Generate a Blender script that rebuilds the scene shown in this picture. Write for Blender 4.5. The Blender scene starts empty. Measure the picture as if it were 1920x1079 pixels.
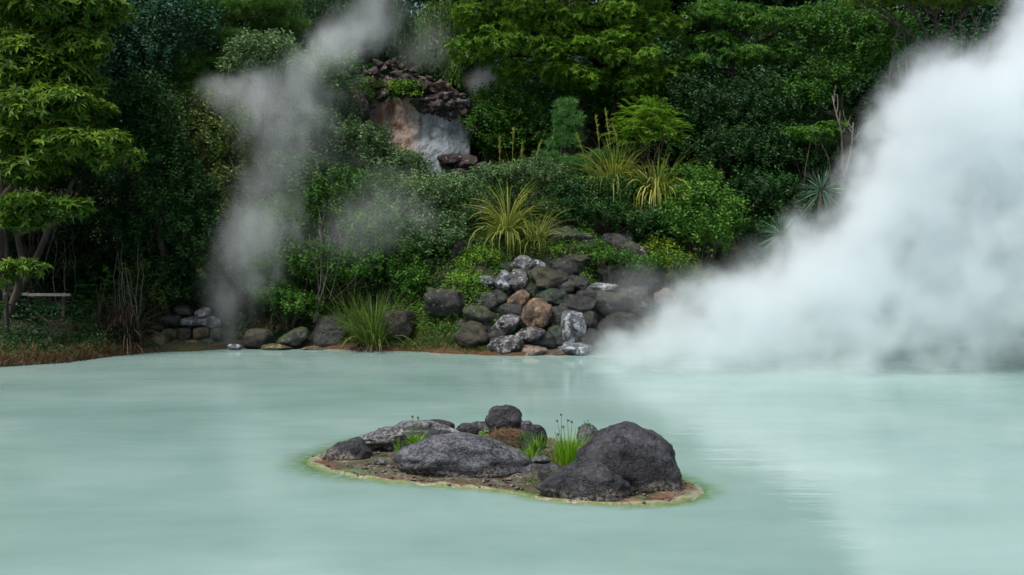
import bpy, math, random
import numpy as np
from mathutils import Vector, noise
sc = bpy.context.scene
C = sc.collection
R = math.radians
# ------------------------------------------------------------------ camera
F = 2200.0; HC = 3.5; HY = 400.0; CX = 960.0          # focal length in photo pixels, eye height, horizon row
cam = bpy.data.cameras.new('camera'); co = bpy.data.objects.new('camera', cam); C.objects.link(co); sc.camera = co
cam.sensor_width = 36; cam.lens = F / 1920 * 36; cam.clip_end = 3000
cam.dof.use_dof = True; cam.dof.focus_distance = 16.0; cam.dof.aperture_fstop = 4.0
pitch = math.atan((539.5 - HY) / F)
co.location = (0, 0, HC); co.rotation_euler = (R(90) - pitch, 0, 0)
def P(px, py, Y):
    """the point Y metres ahead that the photo shows at (px, py)"""
    dx = (px - CX) / F; dy = (539.5 - py) / F
    vy = math.cos(pitch) + dy * math.sin(pitch); vz = -math.sin(pitch) + dy * math.cos(pitch)
    t = Y / vy
    return Vector((dx * t, Y, HC + vz * t))
def Wt(px, py):
    a = P(px, py, 1.0); return P(px, py, HC / (HC - a.z))
# ------------------------------------------------------------------ sky and sun
SUN_EL, SUN_AZ = R(62), R(-135)
w = bpy.data.worlds.new('World'); sc.world = w; w.use_nodes = True
nt = w.node_tree; bg = nt.nodes['Background']
sky = nt.nodes.new('ShaderNodeTexSky'); sky.sky_type = 'NISHITA'; sky.sun_disc = False
sky.sun_elevation = SUN_EL; sky.sun_rotation = SUN_AZ; sky.air_density = 1.0; sky.dust_density = 4.0
nt.links.new(sky.outputs[0], bg.inputs[0]); bg.inputs[1].default_value = 0.09
sl = bpy.data.lights.new('sun', 'SUN'); so = bpy.data.objects.new('sun', sl); C.objects.link(so)
sl.energy = 2.5; sl.angle = R(14); sl.color = (1, .97, .93)
sd = Vector((math.sin(SUN_AZ) * math.cos(SUN_EL), math.cos(SUN_AZ) * math.cos(SUN_EL), math.sin(SUN_EL)))
so.rotation_euler = (-sd).to_track_quat('-Z', 'Y').to_euler()
sc.view_settings.view_transform = 'Standard'; sc.view_settings.look = 'None'
sc.view_settings.exposure = 0.48; sc.view_settings.gamma = 1
cy = sc.cycles
cy.use_denoising = True; cy.max_bounces = 14; cy.diffuse_bounces = 2; cy.glossy_bounces = 2
cy.transmission_bounces = 3; cy.volume_bounces = 10; cy.transparent_max_bounces = 6; cy.volume_step_rate = 1.0; cy.volume_max_steps = 256
cy.use_adaptive_sampling = True; cy.adaptive_threshold = 0.02
# ------------------------------------------------------------------ node helpers
class NG:
    def __init__(s, nt): s.nt = nt
    def n(s, t, **k):
        x = s.nt.nodes.new(t)
        for a, b in k.items(): setattr(x, a, b)
        return x
    def ln(s, a, b): s.nt.links.new(a, b)
    def m(s, op, a, b=None, c=None, clamp=False):
        x = s.nt.nodes.new('ShaderNodeMath'); x.operation = op; x.use_clamp = clamp
        for i, v in enumerate((a, b, c)):
            if v is None: continue
            if isinstance(v, (int, float)): x.inputs[i].default_value = v
            else: s.ln(v, x.inputs[i])
        return x.outputs[0]
    def noise(s, scale, detail=4, rough=.55, vec=None, dist=0):
        x = s.n('ShaderNodeTexNoise'); x.inputs['Scale'].default_value = scale; x.inputs['Detail'].default_value = detail
        x.inputs['Roughness'].default_value = rough; x.inputs['Distortion'].default_value = dist
        if vec is not None: s.ln(vec, x.inputs['Vector'])
        return x.outputs[0]
    def mapping(s, vec, sc_=(1, 1, 1), loc=(0, 0, 0), rot=(0, 0, 0)):
        x = s.n('ShaderNodeMapping'); x.inputs['Scale'].default_value = sc_; x.inputs['Location'].default_value = loc
        x.inputs['Rotation'].default_value = rot; s.ln(vec, x.inputs['Vector']); return x.outputs[0]
    def ramp(s, fac, stops, interp='LINEAR'):
        x = s.n('ShaderNodeValToRGB'); e = x.color_ramp.elements; x.color_ramp.interpolation = interp
        while len(e) > 1: e.remove(e[0])
        e[0].position = stops[0][0]; e[0].color = (*stops[0][1], 1)
        for p, c in stops[1:]:
            q = e.new(p); q.color = (*c, 1)
        s.ln(fac, x.inputs[0]); return x.outputs[0]
    def step(s, v, a, b, o0=0, o1=1):
        x = s.n('ShaderNodeMapRange'); x.interpolation_type = 'SMOOTHSTEP'
        s.ln(v, x.inputs[0])
        for i, q in enumerate((a, b, o0, o1)): x.inputs[i + 1].default_value = q
        return x.outputs[0]
    def mix(s, f, a, b):
        x = s.n('ShaderNodeMix'); x.data_type = 'RGBA'
        for i, v in ((0, f), (6, a), (7, b)):
            if isinstance(v, (int, float)): x.inputs[i].default_value = v
            elif isinstance(v, tuple): x.inputs[i].default_value = (*v, 1)
            else: s.ln(v, x.inputs[i])
        return x.outputs[2]
    def bump(s, h, strength, dist=.02, nrm=None):
        x = s.n('ShaderNodeBump'); x.inputs['Strength'].default_value = strength; x.inputs['Distance'].default_value = dist
        s.ln(h, x.inputs['Height'])
        if nrm is not None: s.ln(nrm, x.inputs['Normal'])
        return x.outputs[0]
def newmat(name):
    m = bpy.data.materials.new(name); m.use_nodes = True
    g = NG(m.node_tree); b = m.node_tree.nodes['Principled BSDF']
    return m, g, b, m.node_tree.nodes['Material Output']
def coords(g, kind='Object'):
    return g.n('ShaderNodeTexCoord').outputs[kind]

def leaf_mat(name, cols, rough=.5, trans=.3, spec=.28):
    m, g, b, out = newmat(name)
    at = g.n('ShaderNodeAttribute'); at.attribute_name = 'tint'
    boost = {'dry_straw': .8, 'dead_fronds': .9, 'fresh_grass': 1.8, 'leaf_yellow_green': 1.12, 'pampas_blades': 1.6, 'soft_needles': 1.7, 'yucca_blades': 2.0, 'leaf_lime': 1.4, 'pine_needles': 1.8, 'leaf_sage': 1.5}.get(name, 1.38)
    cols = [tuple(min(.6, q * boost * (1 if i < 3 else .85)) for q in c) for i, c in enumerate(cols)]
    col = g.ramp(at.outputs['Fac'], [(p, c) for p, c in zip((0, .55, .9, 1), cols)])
    g.ln(col, b.inputs['Base Color']); b.inputs['Roughness'].default_value = rough
    b.inputs['Specular IOR Level'].default_value = spec
    tr = g.n('ShaderNodeBsdfTranslucent'); g.ln(col, tr.inputs[0])
    ms = g.n('ShaderNodeMixShader'); ms.inputs[0].default_value = trans
    g.ln(b.outputs[0], ms.inputs[1]); g.ln(tr.outputs[0], ms.inputs[2]); g.ln(ms.outputs[0], out.inputs[0])
    return m
LM = {
 'yg':    leaf_mat('leaf_yellow_green', [(.03, .075, .01), (.095, .19, .015), (.20, .29, .025), (.30, .32, .03)]),
 'lime':  leaf_mat('leaf_lime', [(.04, .10, .008), (.10, .21, .014), (.19, .31, .025), (.26, .34, .05)]),
 'mid':   leaf_mat('leaf_mid_green', [(.014, .05, .007), (.045, .13, .014), (.10, .22, .022), (.16, .22, .04)]),
 'dark':  leaf_mat('leaf_dark_green', [(.007, .028, .007), (.018, .064, .013), (.045, .12, .024), (.10, .14, .05)], .48, .25, .25),
 'blue':  leaf_mat('leaf_blue_green', [(.008, .032, .014), (.018, .068, .028), (.045, .125, .055), (.12, .19, .09)], .45, .25, .32),
 'olive': leaf_mat('leaf_olive', [(.025, .048, .01), (.065, .11, .02), (.13, .18, .035), (.26, .22, .07)]),
 'sage':  leaf_mat('leaf_sage', [(.025, .058, .02), (.065, .13, .045), (.14, .22, .08), (.25, .27, .13)]),
 'pine':  leaf_mat('pine_needles', [(.018, .045, .008), (.05, .115, .014), (.085, .17, .02), (.12, .19, .04)], .55, .2, .3),
 'soft':  leaf_mat('soft_needles', [(.025, .07, .018), (.05, .13, .03), (.08, .19, .045), (.12, .24, .07)], .55, .25, .3),
 'grass': leaf_mat('fresh_grass', [(.05, .12, .008), (.12, .27, .012), (.22, .40, .02), (.30, .44, .06)], .45, .4),
 'pampas': leaf_mat('pampas_blades', [(.07, .10, .018), (.17, .20, .03), (.30, .30, .06), (.42, .36, .14)], .5, .35),
 'reed':  leaf_mat('reed_blades', [(.035, .065, .012), (.08, .14, .02), (.15, .20, .04), (.30, .25, .10)], .5, .3),
 'straw': leaf_mat('dry_straw', [(.09, .055, .028), (.20, .13, .065), (.34, .24, .13), (.46, .36, .22)], .7, .2, .2),
 'dead':  leaf_mat('dead_fronds', [(.035, .024, .016), (.08, .055, .038), (.14, .10, .07), (.22, .17, .12)], .8, .15, .2),
 'yucca': leaf_mat('yucca_blades', [(.02, .05, .03), (.05, .10, .06), (.09, .16, .10), (.14, .2, .13)], .4, .15),
}
def bark_mat(name, c1, c2, sc_=9):
    m, g, b, out = newmat(name)
    v = g.mapping(coords(g), (1, 1, .22)); n = g.noise(sc_, 6, .65, v)
    g.ln(g.ramp(n, [(.3, c1), (.7, c2)]), b.inputs['Base Color']); b.inputs['Roughness'].default_value = .85
    g.ln(g.bump(n, .8, .02), b.inputs['Normal']); return m
BARK = bark_mat('bark', (.035, .025, .02), (.11, .085, .065))
PALEBARK = bark_mat('pale_bark', (.09, .08, .06), (.22, .2, .16), 14)

def rock_mat(name, base, light, patch=None, pa=0., psc=3., rough=.75, pit=.6, moss=0., foot=None, seed=0., tops=0.):
    """base/light: mottled stone; patch: mineral crust; moss: green on upward faces; foot: pale band low on the stone"""
    m, g, b, out = newmat(name)
    oi = g.n('ShaderNodeObjectInfo'); tc = coords(g)
    vm = g.n('ShaderNodeVectorMath', operation='ADD'); g.ln(tc, vm.inputs[0])
    cb = g.n('ShaderNodeCombineXYZ'); r_ = g.m('MULTIPLY', oi.outputs['Random'], 37.0); g.ln(r_, cb.inputs[0]); cb.inputs[1].default_value = seed
    g.ln(cb.outputs[0], vm.inputs[1]); v = vm.outputs[0]
    big = g.noise(2.3, 5, .6, v); fine = g.noise(19, 6, .7, v); grit = g.noise(70, 3, .7, v)
    f = g.m('ADD', g.m('MULTIPLY', big, .62), g.m('MULTIPLY', fine, .38))
    mid = tuple(x * .55 + y * .45 for x, y in zip(base, light))
    dk = tuple(x * .45 for x in base)
    col = g.ramp(f, [(.36, dk), (.46, base), (.56, mid), (.66, light)])
    geo = g.n('ShaderNodeNewGeometry'); sp = g.n('ShaderNodeSeparateXYZ'); g.ln(geo.outputs['Normal'], sp.inputs[0])
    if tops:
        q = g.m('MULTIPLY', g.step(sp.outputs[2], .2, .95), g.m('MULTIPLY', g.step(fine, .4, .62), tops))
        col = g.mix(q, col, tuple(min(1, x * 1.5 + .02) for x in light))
    if patch:
        pn = g.noise(psc, 5, .6, g.mapping(v, (1, 1, 1), (seed + 3, 5, 7)), .4)
        pn = g.m('ADD', g.m('MULTIPLY', pn, .75), g.m('MULTIPLY', fine, .25)); q = g.m('MULTIPLY', g.step(pn, .57 - .20 * pa, .69 - .18 * pa), g.step(grit, .3, .55, .5, 1))
        col = g.mix(q, col, patch)
    if foot:
        sz = g.n('ShaderNodeSeparateXYZ'); g.ln(geo.outputs['Position'], sz.inputs[0])
        h = g.m('ADD', sz.outputs[2], g.m('MULTIPLY', g.m('SUBTRACT', big, .5), .5))
        q = g.m('MULTIPLY', g.m('MULTIPLY', g.step(h, .03, .14, 1, 0), g.step(fine, .4, .6)), .9)
        col = g.mix(q, col, foot)
    if moss:
        q = g.m('MULTIPLY', g.step(sp.outputs[2], .1, .8), g.step(g.noise(5, 4, .6, v), .62 - .3 * moss, .7 - .25 * moss))
        col = g.mix(q, col, (.035, .06, .012))
    g.ln(col, b.inputs['Base Color']); b.inputs['Roughness'].default_value = rough
    vo = g.n('ShaderNodeTexVoronoi'); vo.inputs['Scale'].default_value = 26; g.ln(v, vo.inputs['Vector'])
    pits = g.step(vo.outputs['Distance'], .05, .42)
    ve = g.n('ShaderNodeTexVoronoi'); ve.feature = 'DISTANCE_TO_EDGE'; ve.inputs['Scale'].default_value = 2.1
    wv = g.n('ShaderNodeVectorMath', operation='ADD'); g.ln(v, wv.inputs[0]); nw = g.n('ShaderNodeTexNoise'); nw.inputs['Scale'].default_value = 4; nw.inputs['Detail'].default_value = 4; g.ln(v, nw.inputs['Vector']); g.ln(nw.outputs['Color'], wv.inputs[1]); g.ln(wv.outputs[0], ve.inputs['Vector'])
    crack = g.step(ve.outputs['Distance'], .0, .05)
    col = g.mix(g.m('MULTIPLY', g.m('SUBTRACT', 1, crack), .6), col, tuple(x * .35 for x in base)); g.ln(col, b.inputs['Base Color'])
    fine = g.m('ADD', fine, g.m('ADD', g.m('MULTIPLY', crack, .35), g.m('MULTIPLY', big, 1.2)))
    hh = g.m('ADD', g.m('MULTIPLY', fine, 1.3), g.m('ADD', g.m('MULTIPLY', pits, .35 * pit), g.m('MULTIPLY', grit, .35)))
    g.ln(g.bump(hh, .9, .035), b.inputs['Normal'])
    return m
RM = {
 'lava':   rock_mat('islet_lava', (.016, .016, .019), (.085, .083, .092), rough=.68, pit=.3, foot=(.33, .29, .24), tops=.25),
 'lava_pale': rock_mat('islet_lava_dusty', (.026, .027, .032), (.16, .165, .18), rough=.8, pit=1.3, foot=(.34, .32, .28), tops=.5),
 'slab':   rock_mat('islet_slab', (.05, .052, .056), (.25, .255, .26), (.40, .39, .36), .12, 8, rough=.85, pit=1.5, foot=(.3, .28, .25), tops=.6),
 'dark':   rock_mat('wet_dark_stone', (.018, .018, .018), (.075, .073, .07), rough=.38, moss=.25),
 'speck':  rock_mat('speckled_stone', (.035, .032, .033), (.27, .27, .275), (.46, .46, .47), .36, 8, .38),
 'white':  rock_mat('white_crusted_stone', (.07, .075, .08), (.2, .215, .23), (.54, .58, .62), .55, 5, .4),
 'orange': rock_mat('orange_stained_stone', (.06, .045, .038), (.25, .17, .11), (.38, .22, .11), .5, 4, .5),
 'tan':    rock_mat('tan_stone', (.11, .085, .065), (.34, .27, .21), (.36, .19, .10), .3, 5, .55),
 'green':  rock_mat('algae_stone', (.022, .034, .026), (.06, .085, .065), rough=.35, moss=.3),
 'brown':  rock_mat('brown_stone', (.036, .029, .02), (.11, .088, .06), rough=.65, moss=.35),
 'moss':   rock_mat('mossy_stone', (.032, .034, .024), (.10, .10, .075), (.22, .21, .18), .2, 6, .7, moss=.7),
 'ledge':  rock_mat('ledge_stone', (.022, .02, .019), (.08, .072, .068), (.26, .25, .24), .2, 6, .7, moss=.5),
 'ochre':  rock_mat('ochre_stone', (.075, .065, .03), (.19, .16, .075), (.24, .22, .12), .3, 5, .7, moss=.3),
 'scoria': rock_mat('scoria', (.035, .022, .021), (.11, .085, .08), (.36, .30, .26), .12, 7, .85, 1.6),
 'scoria_tan': rock_mat('scoria_tan', (.10, .065, .05), (.32, .23, .17), rough=.85, pit=1.6),
}
# ------------------------------------------------------------------ object helpers
USED = {}
def tag(o, label=None, cat=None, group=None, kind=None):
    if label: o['label'] = label
    if cat: o['category'] = cat
    if group: o['group'] = group
    if kind: o['kind'] = kind
    return o
def link(name, me, mat=None, parent=None):
    if mat is not None: me.materials.append(mat)
    o = bpy.data.objects.new(name, me); C.objects.link(o)
    if parent is not None:
        o.parent = parent; o.matrix_parent_inverse = parent.matrix_world.inverted()
        o.matrix_parent_inverse.translation = -Vector(parent.location)
    return o
def empty(name, loc):
    o = bpy.data.objects.new(name, None); C.objects.link(o); o.location = loc; o.empty_display_size = .2
    return o
def mesh_np(name, V, Fq, tint=None, smooth=False):
    """V (n,3), Fq (m,k) faces with k corners each"""
    me = bpy.data.meshes.new(name); V = np.asarray(V, np.float32); Fq = np.asarray(Fq, np.int32)
    n, k = Fq.shape
    me.vertices.add(len(V)); me.vertices.foreach_set('co', V.ravel())
    me.loops.add(n * k); me.loops.foreach_set('vertex_index', Fq.ravel())
    me.polygons.add(n); me.polygons.foreach_set('loop_start', np.arange(0, n * k, k, dtype=np.int32))
    me.polygons.foreach_set('loop_total', np.full(n, k, np.int32))
    me.polygons.foreach_set('use_smooth', np.full(n, smooth, bool))
    if tint is not None:
        a = me.attributes.new('tint', 'FLOAT', 'FACE'); a.data.foreach_set('value', np.asarray(tint, np.float32))
    me.update(calc_edges=True); return me
def unit(a): return a / np.maximum(np.linalg.norm(a, axis=-1, keepdims=True), 1e-9)
class Leaves:
    def __init__(s, seed): s.v = []; s.t = []; s.rg = np.random.default_rng(seed)
    def add(s, B, D, N, L, W, tint, droop=.12):
        D = unit(D); S = unit(np.cross(D, N)); N = np.cross(S, D)
        L = L[:, None]; W = W[:, None]
        q = np.stack([B, B + D * L * .45 + S * W * .5 + N * W * .18, B + D * L - N * L * droop, B + D * L * .45 - S * W * .5 + N * W * .18], 1)
        s.v.append(q.reshape(-1, 3)); s.t.append(tint)
    def blade(s, pts, wid, side, tint):
        """ribbon blades. pts (n,k,3), wid (k,), side (n,3)"""
        n, k, _ = pts.shape
        l = pts + side[:, None] * wid[None, :, None]; r = pts - side[:, None] * wid[None, :, None]
        q = np.stack([l[:, :-1], l[:, 1:], r[:, 1:], r[:, :-1]], 2).reshape(-1, 3)
        s.v.append(q); s.t.append(np.repeat(tint, k - 1))
    def build(s, name, mat, parent=None):
        V = np.concatenate(s.v); T = np.clip(np.concatenate(s.t), 0, 1)
        if parent is not None: V = V - np.array(parent.location)[None]
        me = mesh_np(name, V, np.arange(len(V)).reshape(-1, 4), T)
        me.materials.append(mat); o = bpy.data.objects.new(name, me); C.objects.link(o)
        if parent is not None: o.parent = parent
        return o
def frame(a):
    h = np.where(np.abs(a[:, 2:3]) > .9, np.array([[1., 0, 0]]), np.array([[0, 0, 1.]]))
    t = unit(np.cross(a, h)); return t, np.cross(a, t)
def pad(LV, c, r, style, leaf, dens, tb=0.):
    """one leafy pad: an ellipsoid shell of twig tips around c with radii r"""
    g = LV.rg; r = np.array(r, float); c = np.array(c, float)
    area = 4 * math.pi * ((r[0] * r[1]) ** 1.6 / 3 + (r[0] * r[2]) ** 1.6 / 3 + (r[1] * r[2]) ** 1.6 / 3) ** (1 / 1.6)
    n = max(6, int(area * dens * .8))
    d = unit(g.normal(size=(n, 3))); lo = (d[:, 2] < -.1) & (g.random(n) < .6); d[lo, 2] *= -1
    rad = 1.08 - np.abs(g.normal(size=n)) * .22; rad = np.where(g.random(n) < .13, 1.08 + .32 * g.random(n), rad)
    tip = c + d * r * rad[:, None]
    nn = unit(d / r)
    a = unit(nn * .7 + np.array([0, 0, .55]) + g.normal(size=(n, 3)) * .25)
    t1, t2 = frame(a)
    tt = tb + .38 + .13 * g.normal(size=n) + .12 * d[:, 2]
    up = np.array([0, 0, 1.])
    if style == 'rosette':
        m = 7
        for k in range(m):
            az = 2 * math.pi * k / m + g.random(n) * .9
            D = unit(a * (.30 + .2 * g.normal(size=n))[:, None] + t1 * np.cos(az)[:, None] + t2 * np.sin(az)[:, None] - up * .18)
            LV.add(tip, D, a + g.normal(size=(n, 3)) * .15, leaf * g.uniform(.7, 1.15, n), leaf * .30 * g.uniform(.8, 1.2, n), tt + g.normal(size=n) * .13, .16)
    elif style == 'small':
        m = 6
        for k in range(m):
            az = 2.4 * k + g.random(n) * 1.2
            B = tip + a * (k * leaf * .42)[..., None] if False else tip + a * (k * leaf * .42)
            D = unit(a * .45 + t1 * np.cos(az)[:, None] + t2 * np.sin(az)[:, None])
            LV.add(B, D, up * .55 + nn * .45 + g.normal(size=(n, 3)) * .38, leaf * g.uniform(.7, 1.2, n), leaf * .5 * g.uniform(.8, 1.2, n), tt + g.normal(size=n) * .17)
    elif style == 'needle':
        m = 16
        for k in range(m):
            D = unit(a * .75 + g.normal(size=(n, 3)) * .5 + up * .15)
            LV.add(tip + D * .01, D, g.normal(size=(n, 3)), leaf * g.uniform(.7, 1.2, n), np.full(n, leaf * .085), tt + g.normal(size=n) * .1, 0)
    elif style == 'pinnate':
        fl = leaf * 4.2
        out = unit(nn * np.array([1, 1, .3]) + g.normal(size=(n, 3)) * .25 + up * .25)
        sd_ = unit(np.cross(out, up)); sd_ = unit(sd_ + g.normal(size=(n, 3)) * .15)
        for k in range(9):
            u = (k + 1) / 9
            B = tip + out * fl * u - up * fl * .35 * u * u
            for q in (-1, 1):
                D = unit(sd_ * q + out * .55 - up * .25)
                LV.add(B, D, up + g.normal(size=(n, 3)) * .15, leaf * (1.15 - .6 * abs(u - .4)) * g.uniform(.85, 1.1, n), np.full(n, leaf * .27), tt + g.normal(size=n) * .07)
    elif style == 'hang':
        m = 10
        for k in range(m):
            B = tip - up * (k * leaf * .55) + g.normal(size=(n, 3)) * .02
            D = unit(-up + g.normal(size=(n, 3)) * .45)
            LV.add(B, D, nn + g.normal(size=(n, 3)) * .4, leaf * g.uniform(.7, 1.2, n), leaf * .35 * g.uniform(.8, 1.2, n), tt + g.normal(size=n) * .1)
DENS = {'rosette': 20, 'small': 34, 'needle': 60, 'pinnate': 8, 'hang': 16}
def fill(LV, c, r, style, leaf, sub, dens=1., tb=0., flat=.62):
    """subdivide an ellipsoid crown into leafy pads; returns pad centres"""
    g = LV.rg; r = np.array(r, float)
    k = max(4, int(1.15 * (r[0] * r[2] + r[0] * r[1] * .6) * math.pi / (sub * sub * 1.5)))
    if max(r) < sub * 1.3:
        pad(LV, c, r, style, leaf, DENS[style] * dens * (.1 / leaf if style == 'small' else 1), tb); return [np.array(c)]
    out = []
    for i in range(k):
        z = 1 - 2 * (i + .5) / k; ph = i * 2.39996 + g.random() * .8
        s_ = math.sqrt(max(0, 1 - z * z)); d = np.array([math.cos(ph) * s_, math.sin(ph) * s_, z])
        if d[1] > .45 and g.random() < .7: continue
        rr = sub * g.uniform(.7, 1.3)
        pc = np.array(c) + d * np.maximum(r - rr * .75, r * .25) * g.uniform(.8, 1.12) + g.normal(size=3) * sub * .15
        pad(LV, pc, (rr, rr, rr * flat), style, leaf, DENS[style] * dens * ((.1 / leaf) if style == 'small' else 1), tb + g.normal() * .09)
        out.append(pc)
    return out
def tubes(name, lines, mat, parent, seg=7):
    """lines: list of (points, radii)"""
    V = []; Fc = []
    for pts, rad in lines:
        pts = [Vector(p) for p in pts]; b0 = len(V)
        for i, p in enumerate(pts):
            t = (pts[min(i + 1, len(pts) - 1)] - pts[max(i - 1, 0)]).normalized()
            s = t.cross(Vector((.3, 1, .1))).normalized(); u = t.cross(s)
            for k in range(seg):
                a = 2 * math.pi * k / seg; rr = rad[i] * (1 + .12 * math.sin(3 * a + i))
                V.append(p + s * math.cos(a) * rr + u * math.sin(a) * rr)
        for i in range(len(pts) - 1):
            for k in range(seg):
                k2 = (k + 1) % seg; Fc.append((b0 + i * seg + k, b0 + i * seg + k2, b0 + (i + 1) * seg + k2, b0 + (i + 1) * seg + k))
        # cap the tip
        for k in range(0, seg - 2, 2): Fc.append((b0 + (len(pts) - 1) * seg, b0 + (len(pts) - 1) * seg + k + 1, b0 + (len(pts) - 1) * seg + k + 2, b0 + (len(pts) - 1) * seg + min(k + 3, seg - 1)) if k + 3 < seg else (b0 + (len(pts) - 1) * seg, b0 + (len(pts) - 1) * seg + k + 1, b0 + (len(pts) - 1) * seg + k + 2, b0 + (len(pts) - 1) * seg + k + 2))
    Fc = [f for f in Fc if len(set(f)) == 4]
    V = np.array([tuple(v) for v in V], np.float32)
    if parent is not None: V = V - np.array(parent.location, np.float32)[None]
    me = mesh_np(name, V, Fc, smooth=True)
    me.materials.append(mat); o = bpy.data.objects.new(name, me); C.objects.link(o)
    if parent is not None: o.parent = parent
    return o
def limb(a, b, r0, r1, rnd, n=6, wob=.12):
    a = Vector(a); b = Vector(b); L = (b - a).length; pts = []; rad = []
    o1 = Vector((rnd.uniform(-1, 1), rnd.uniform(-1, 1), rnd.uniform(-.3, .8))) * L * wob
    for i in range(n):
        u = i / (n - 1); pts.append(a.lerp(b, u) + o1 * math.sin(math.pi * u) + Vector((rnd.uniform(-1, 1), rnd.uniform(-1, 1), 0)) * L * .015)
        rad.append(r0 * (1 - u) + r1 * u)
    return pts, rad
# ------------------------------------------------------------------ terrain
SHORE = [(-2600, 700), (-900, 716), (-300, 706), (0, 689), (120, 682), (200, 671), (300, 661), (430, 655), (560, 655), (640, 656), (760, 660), (900, 667), (1110, 667), (1160, 655), (1300, 648), (1500, 642), (1700, 638), (1850, 636), (2400, 628), (4200, 620)]
SH = sorted((Wt(a, b).x, Wt(a, b).y) for a, b in SHORE)
SHX = np.array([a for a, b in SH]); SHY = np.array([b for a, b in SH])
def Ys(x): return np.interp(x, SHX, SHY)
PC = ([-3, -.5, 0, .15, .5, 1.2, 2.2, 3.0, 5.0, 7.0, 8.6, 9.4, 13, 22, 60, 400], [-.9, -.6, -.06, .12, .35, .9, 1.85, 2.55, 3.3, 3.9, 4.3, 6.0, 7.6, 11, 17, 24])
PL = ([-3, -.5, 0, .2, 1, 3, 6, 9, 14, 22, 60, 400], [-.9, -.5, -.05, .12, .3, .6, 1.3, 3.2, 7.0, 11, 17, 24])
PR = ([-3, -.5, 0, .2, 1, 3, 6, 9, 14, 22, 60, 400], [-.9, -.5, -.05, .25, .9, 2.0, 3.8, 5.5, 8.0, 11, 17, 24])
def sstep(x, a, b):
    t = np.clip((x - a) / (b - a), 0, 1); return t * t * (3 - 2 * t)
def fbm(x, y, s=1., seed=0.):
    r = 0
    for k in range(4):
        f = s * 1.9 ** k; a = .5 ** k
        r = r + a * np.sin(x * f + 1.7 * k + seed + 1.3 * np.sin(y * f * .8 + k)) * np.cos(y * f * 1.1 + 2.1 * k + seed * .7 + 1.1 * np.sin(x * f * .7 + 2 * k))
    return r
def Hg(x, y):
    x = np.asarray(x, float); y = np.asarray(y, float)
    d = y - Ys(x) + .12 * fbm(x, y * .3, 1.6)
    hl = np.interp(d, *PL); hc = np.interp(d, *PC); hr = np.interp(d, *PR)
    wl = 1 - sstep(x, -6.6, -4.4); wr = sstep(x, 4.6, 6.4)
    h = hl * wl + hr * wr + hc * (1 - wl - wr)
    h = h + np.clip(d, 0, 3) / 3 * .16 * fbm(x, y, 1.4, 2) + np.clip(d, 0, .6) * .05 * fbm(x, y, 6, 1)
    h = h - .42 * sstep(x, -1.2, -.2) * (1 - sstep(x, 2.6, 3.6)) * sstep(d, .1, .5) * (1 - sstep(d, 2.6, 3.4))
    near = 1 - sstep(y, 1.2, 3.6)
    side = sstep(np.abs(x), 42, 50) * (y < 60)
    h = np.where(near > 0, h * (1 - near) + 1.9 * near, h)
    return np.maximum(h, np.where(d < 0, h * (1 - side) + 2.0 * side, h))
def grid_mesh(name, xs, ys, hf, smooth=True):
    X, Y = np.meshgrid(xs, ys); Z = hf(X, Y)
    V = np.stack([X, Y, Z], -1).reshape(-1, 3); nx = len(xs); ny = len(ys)
    i = np.arange(ny - 1)[:, None] * nx + np.arange(nx - 1)[None]
    Fq = np.stack([i, i + 1, i + nx + 1, i + nx], -1).reshape(-1, 4)
    return mesh_np(name, V, Fq, smooth=smooth), V
xs = np.concatenate([np.linspace(-900, -60, 12), np.linspace(-55, -19, 30), np.linspace(-18.5, 18.5, 300), np.linspace(19, 55, 30), np.linspace(60, 900, 12)])
ys = np.concatenate([np.linspace(-700, -10, 12), np.linspace(-5, 24, 30), np.linspace(24.3, 44, 190), np.linspace(45, 70, 20), np.linspace(80, 900, 16)])
gm, _ = grid_mesh('ground', xs, ys, Hg)
m, g, b, out = newmat('earth_bank')
geo = g.n('ShaderNodeNewGeometry'); spz = g.n('ShaderNodeSeparateXYZ'); g.ln(geo.outputs['Position'], spz.inputs[0])
n1 = g.noise(1.3, 6, .65, geo.outputs['Position']); n2 = g.noise(9, 6, .7, geo.outputs['Position']); n3 = g.noise(40, 4, .7, geo.outputs['Position'])
f = g.m('ADD', g.m('MULTIPLY', n1, .5), g.m('MULTIPLY', n2, .5))
col = g.ramp(f, [(.36, (.012, .010, .007)), (.47, (.035, .028, .018)), (.55, (.035, .05, .012)), (.66, (.06, .075, .016))])
hz = g.m('ADD', spz.outputs[2], g.m('MULTIPLY', g.m('SUBTRACT', n2, .5), .35))
orx = g.m('MULTIPLY', g.step(spz.outputs[0], -5.5, -4.5), g.step(spz.outputs[0], 2.2, 1.4)); orz = g.m('MULTIPLY', g.step(hz, .05, .2, 1, 0), g.m('MULTIPLY_ADD', orx, .8, .2))
col = g.mix(orz, col, g.ramp(n2, [(.35, (.05, .028, .012)), (.52, (.13, .058, .018)), (.66, (.09, .08, .02))]))
g.ln(col, b.inputs['Base Color']); b.inputs['Roughness'].default_value = .9
g.ln(g.bump(g.m('ADD', n2, g.m('MULTIPLY', n3, .5)), 1, .08), b.inputs['Normal'])
tag(link('ground', gm, m), kind='structure')
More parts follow.
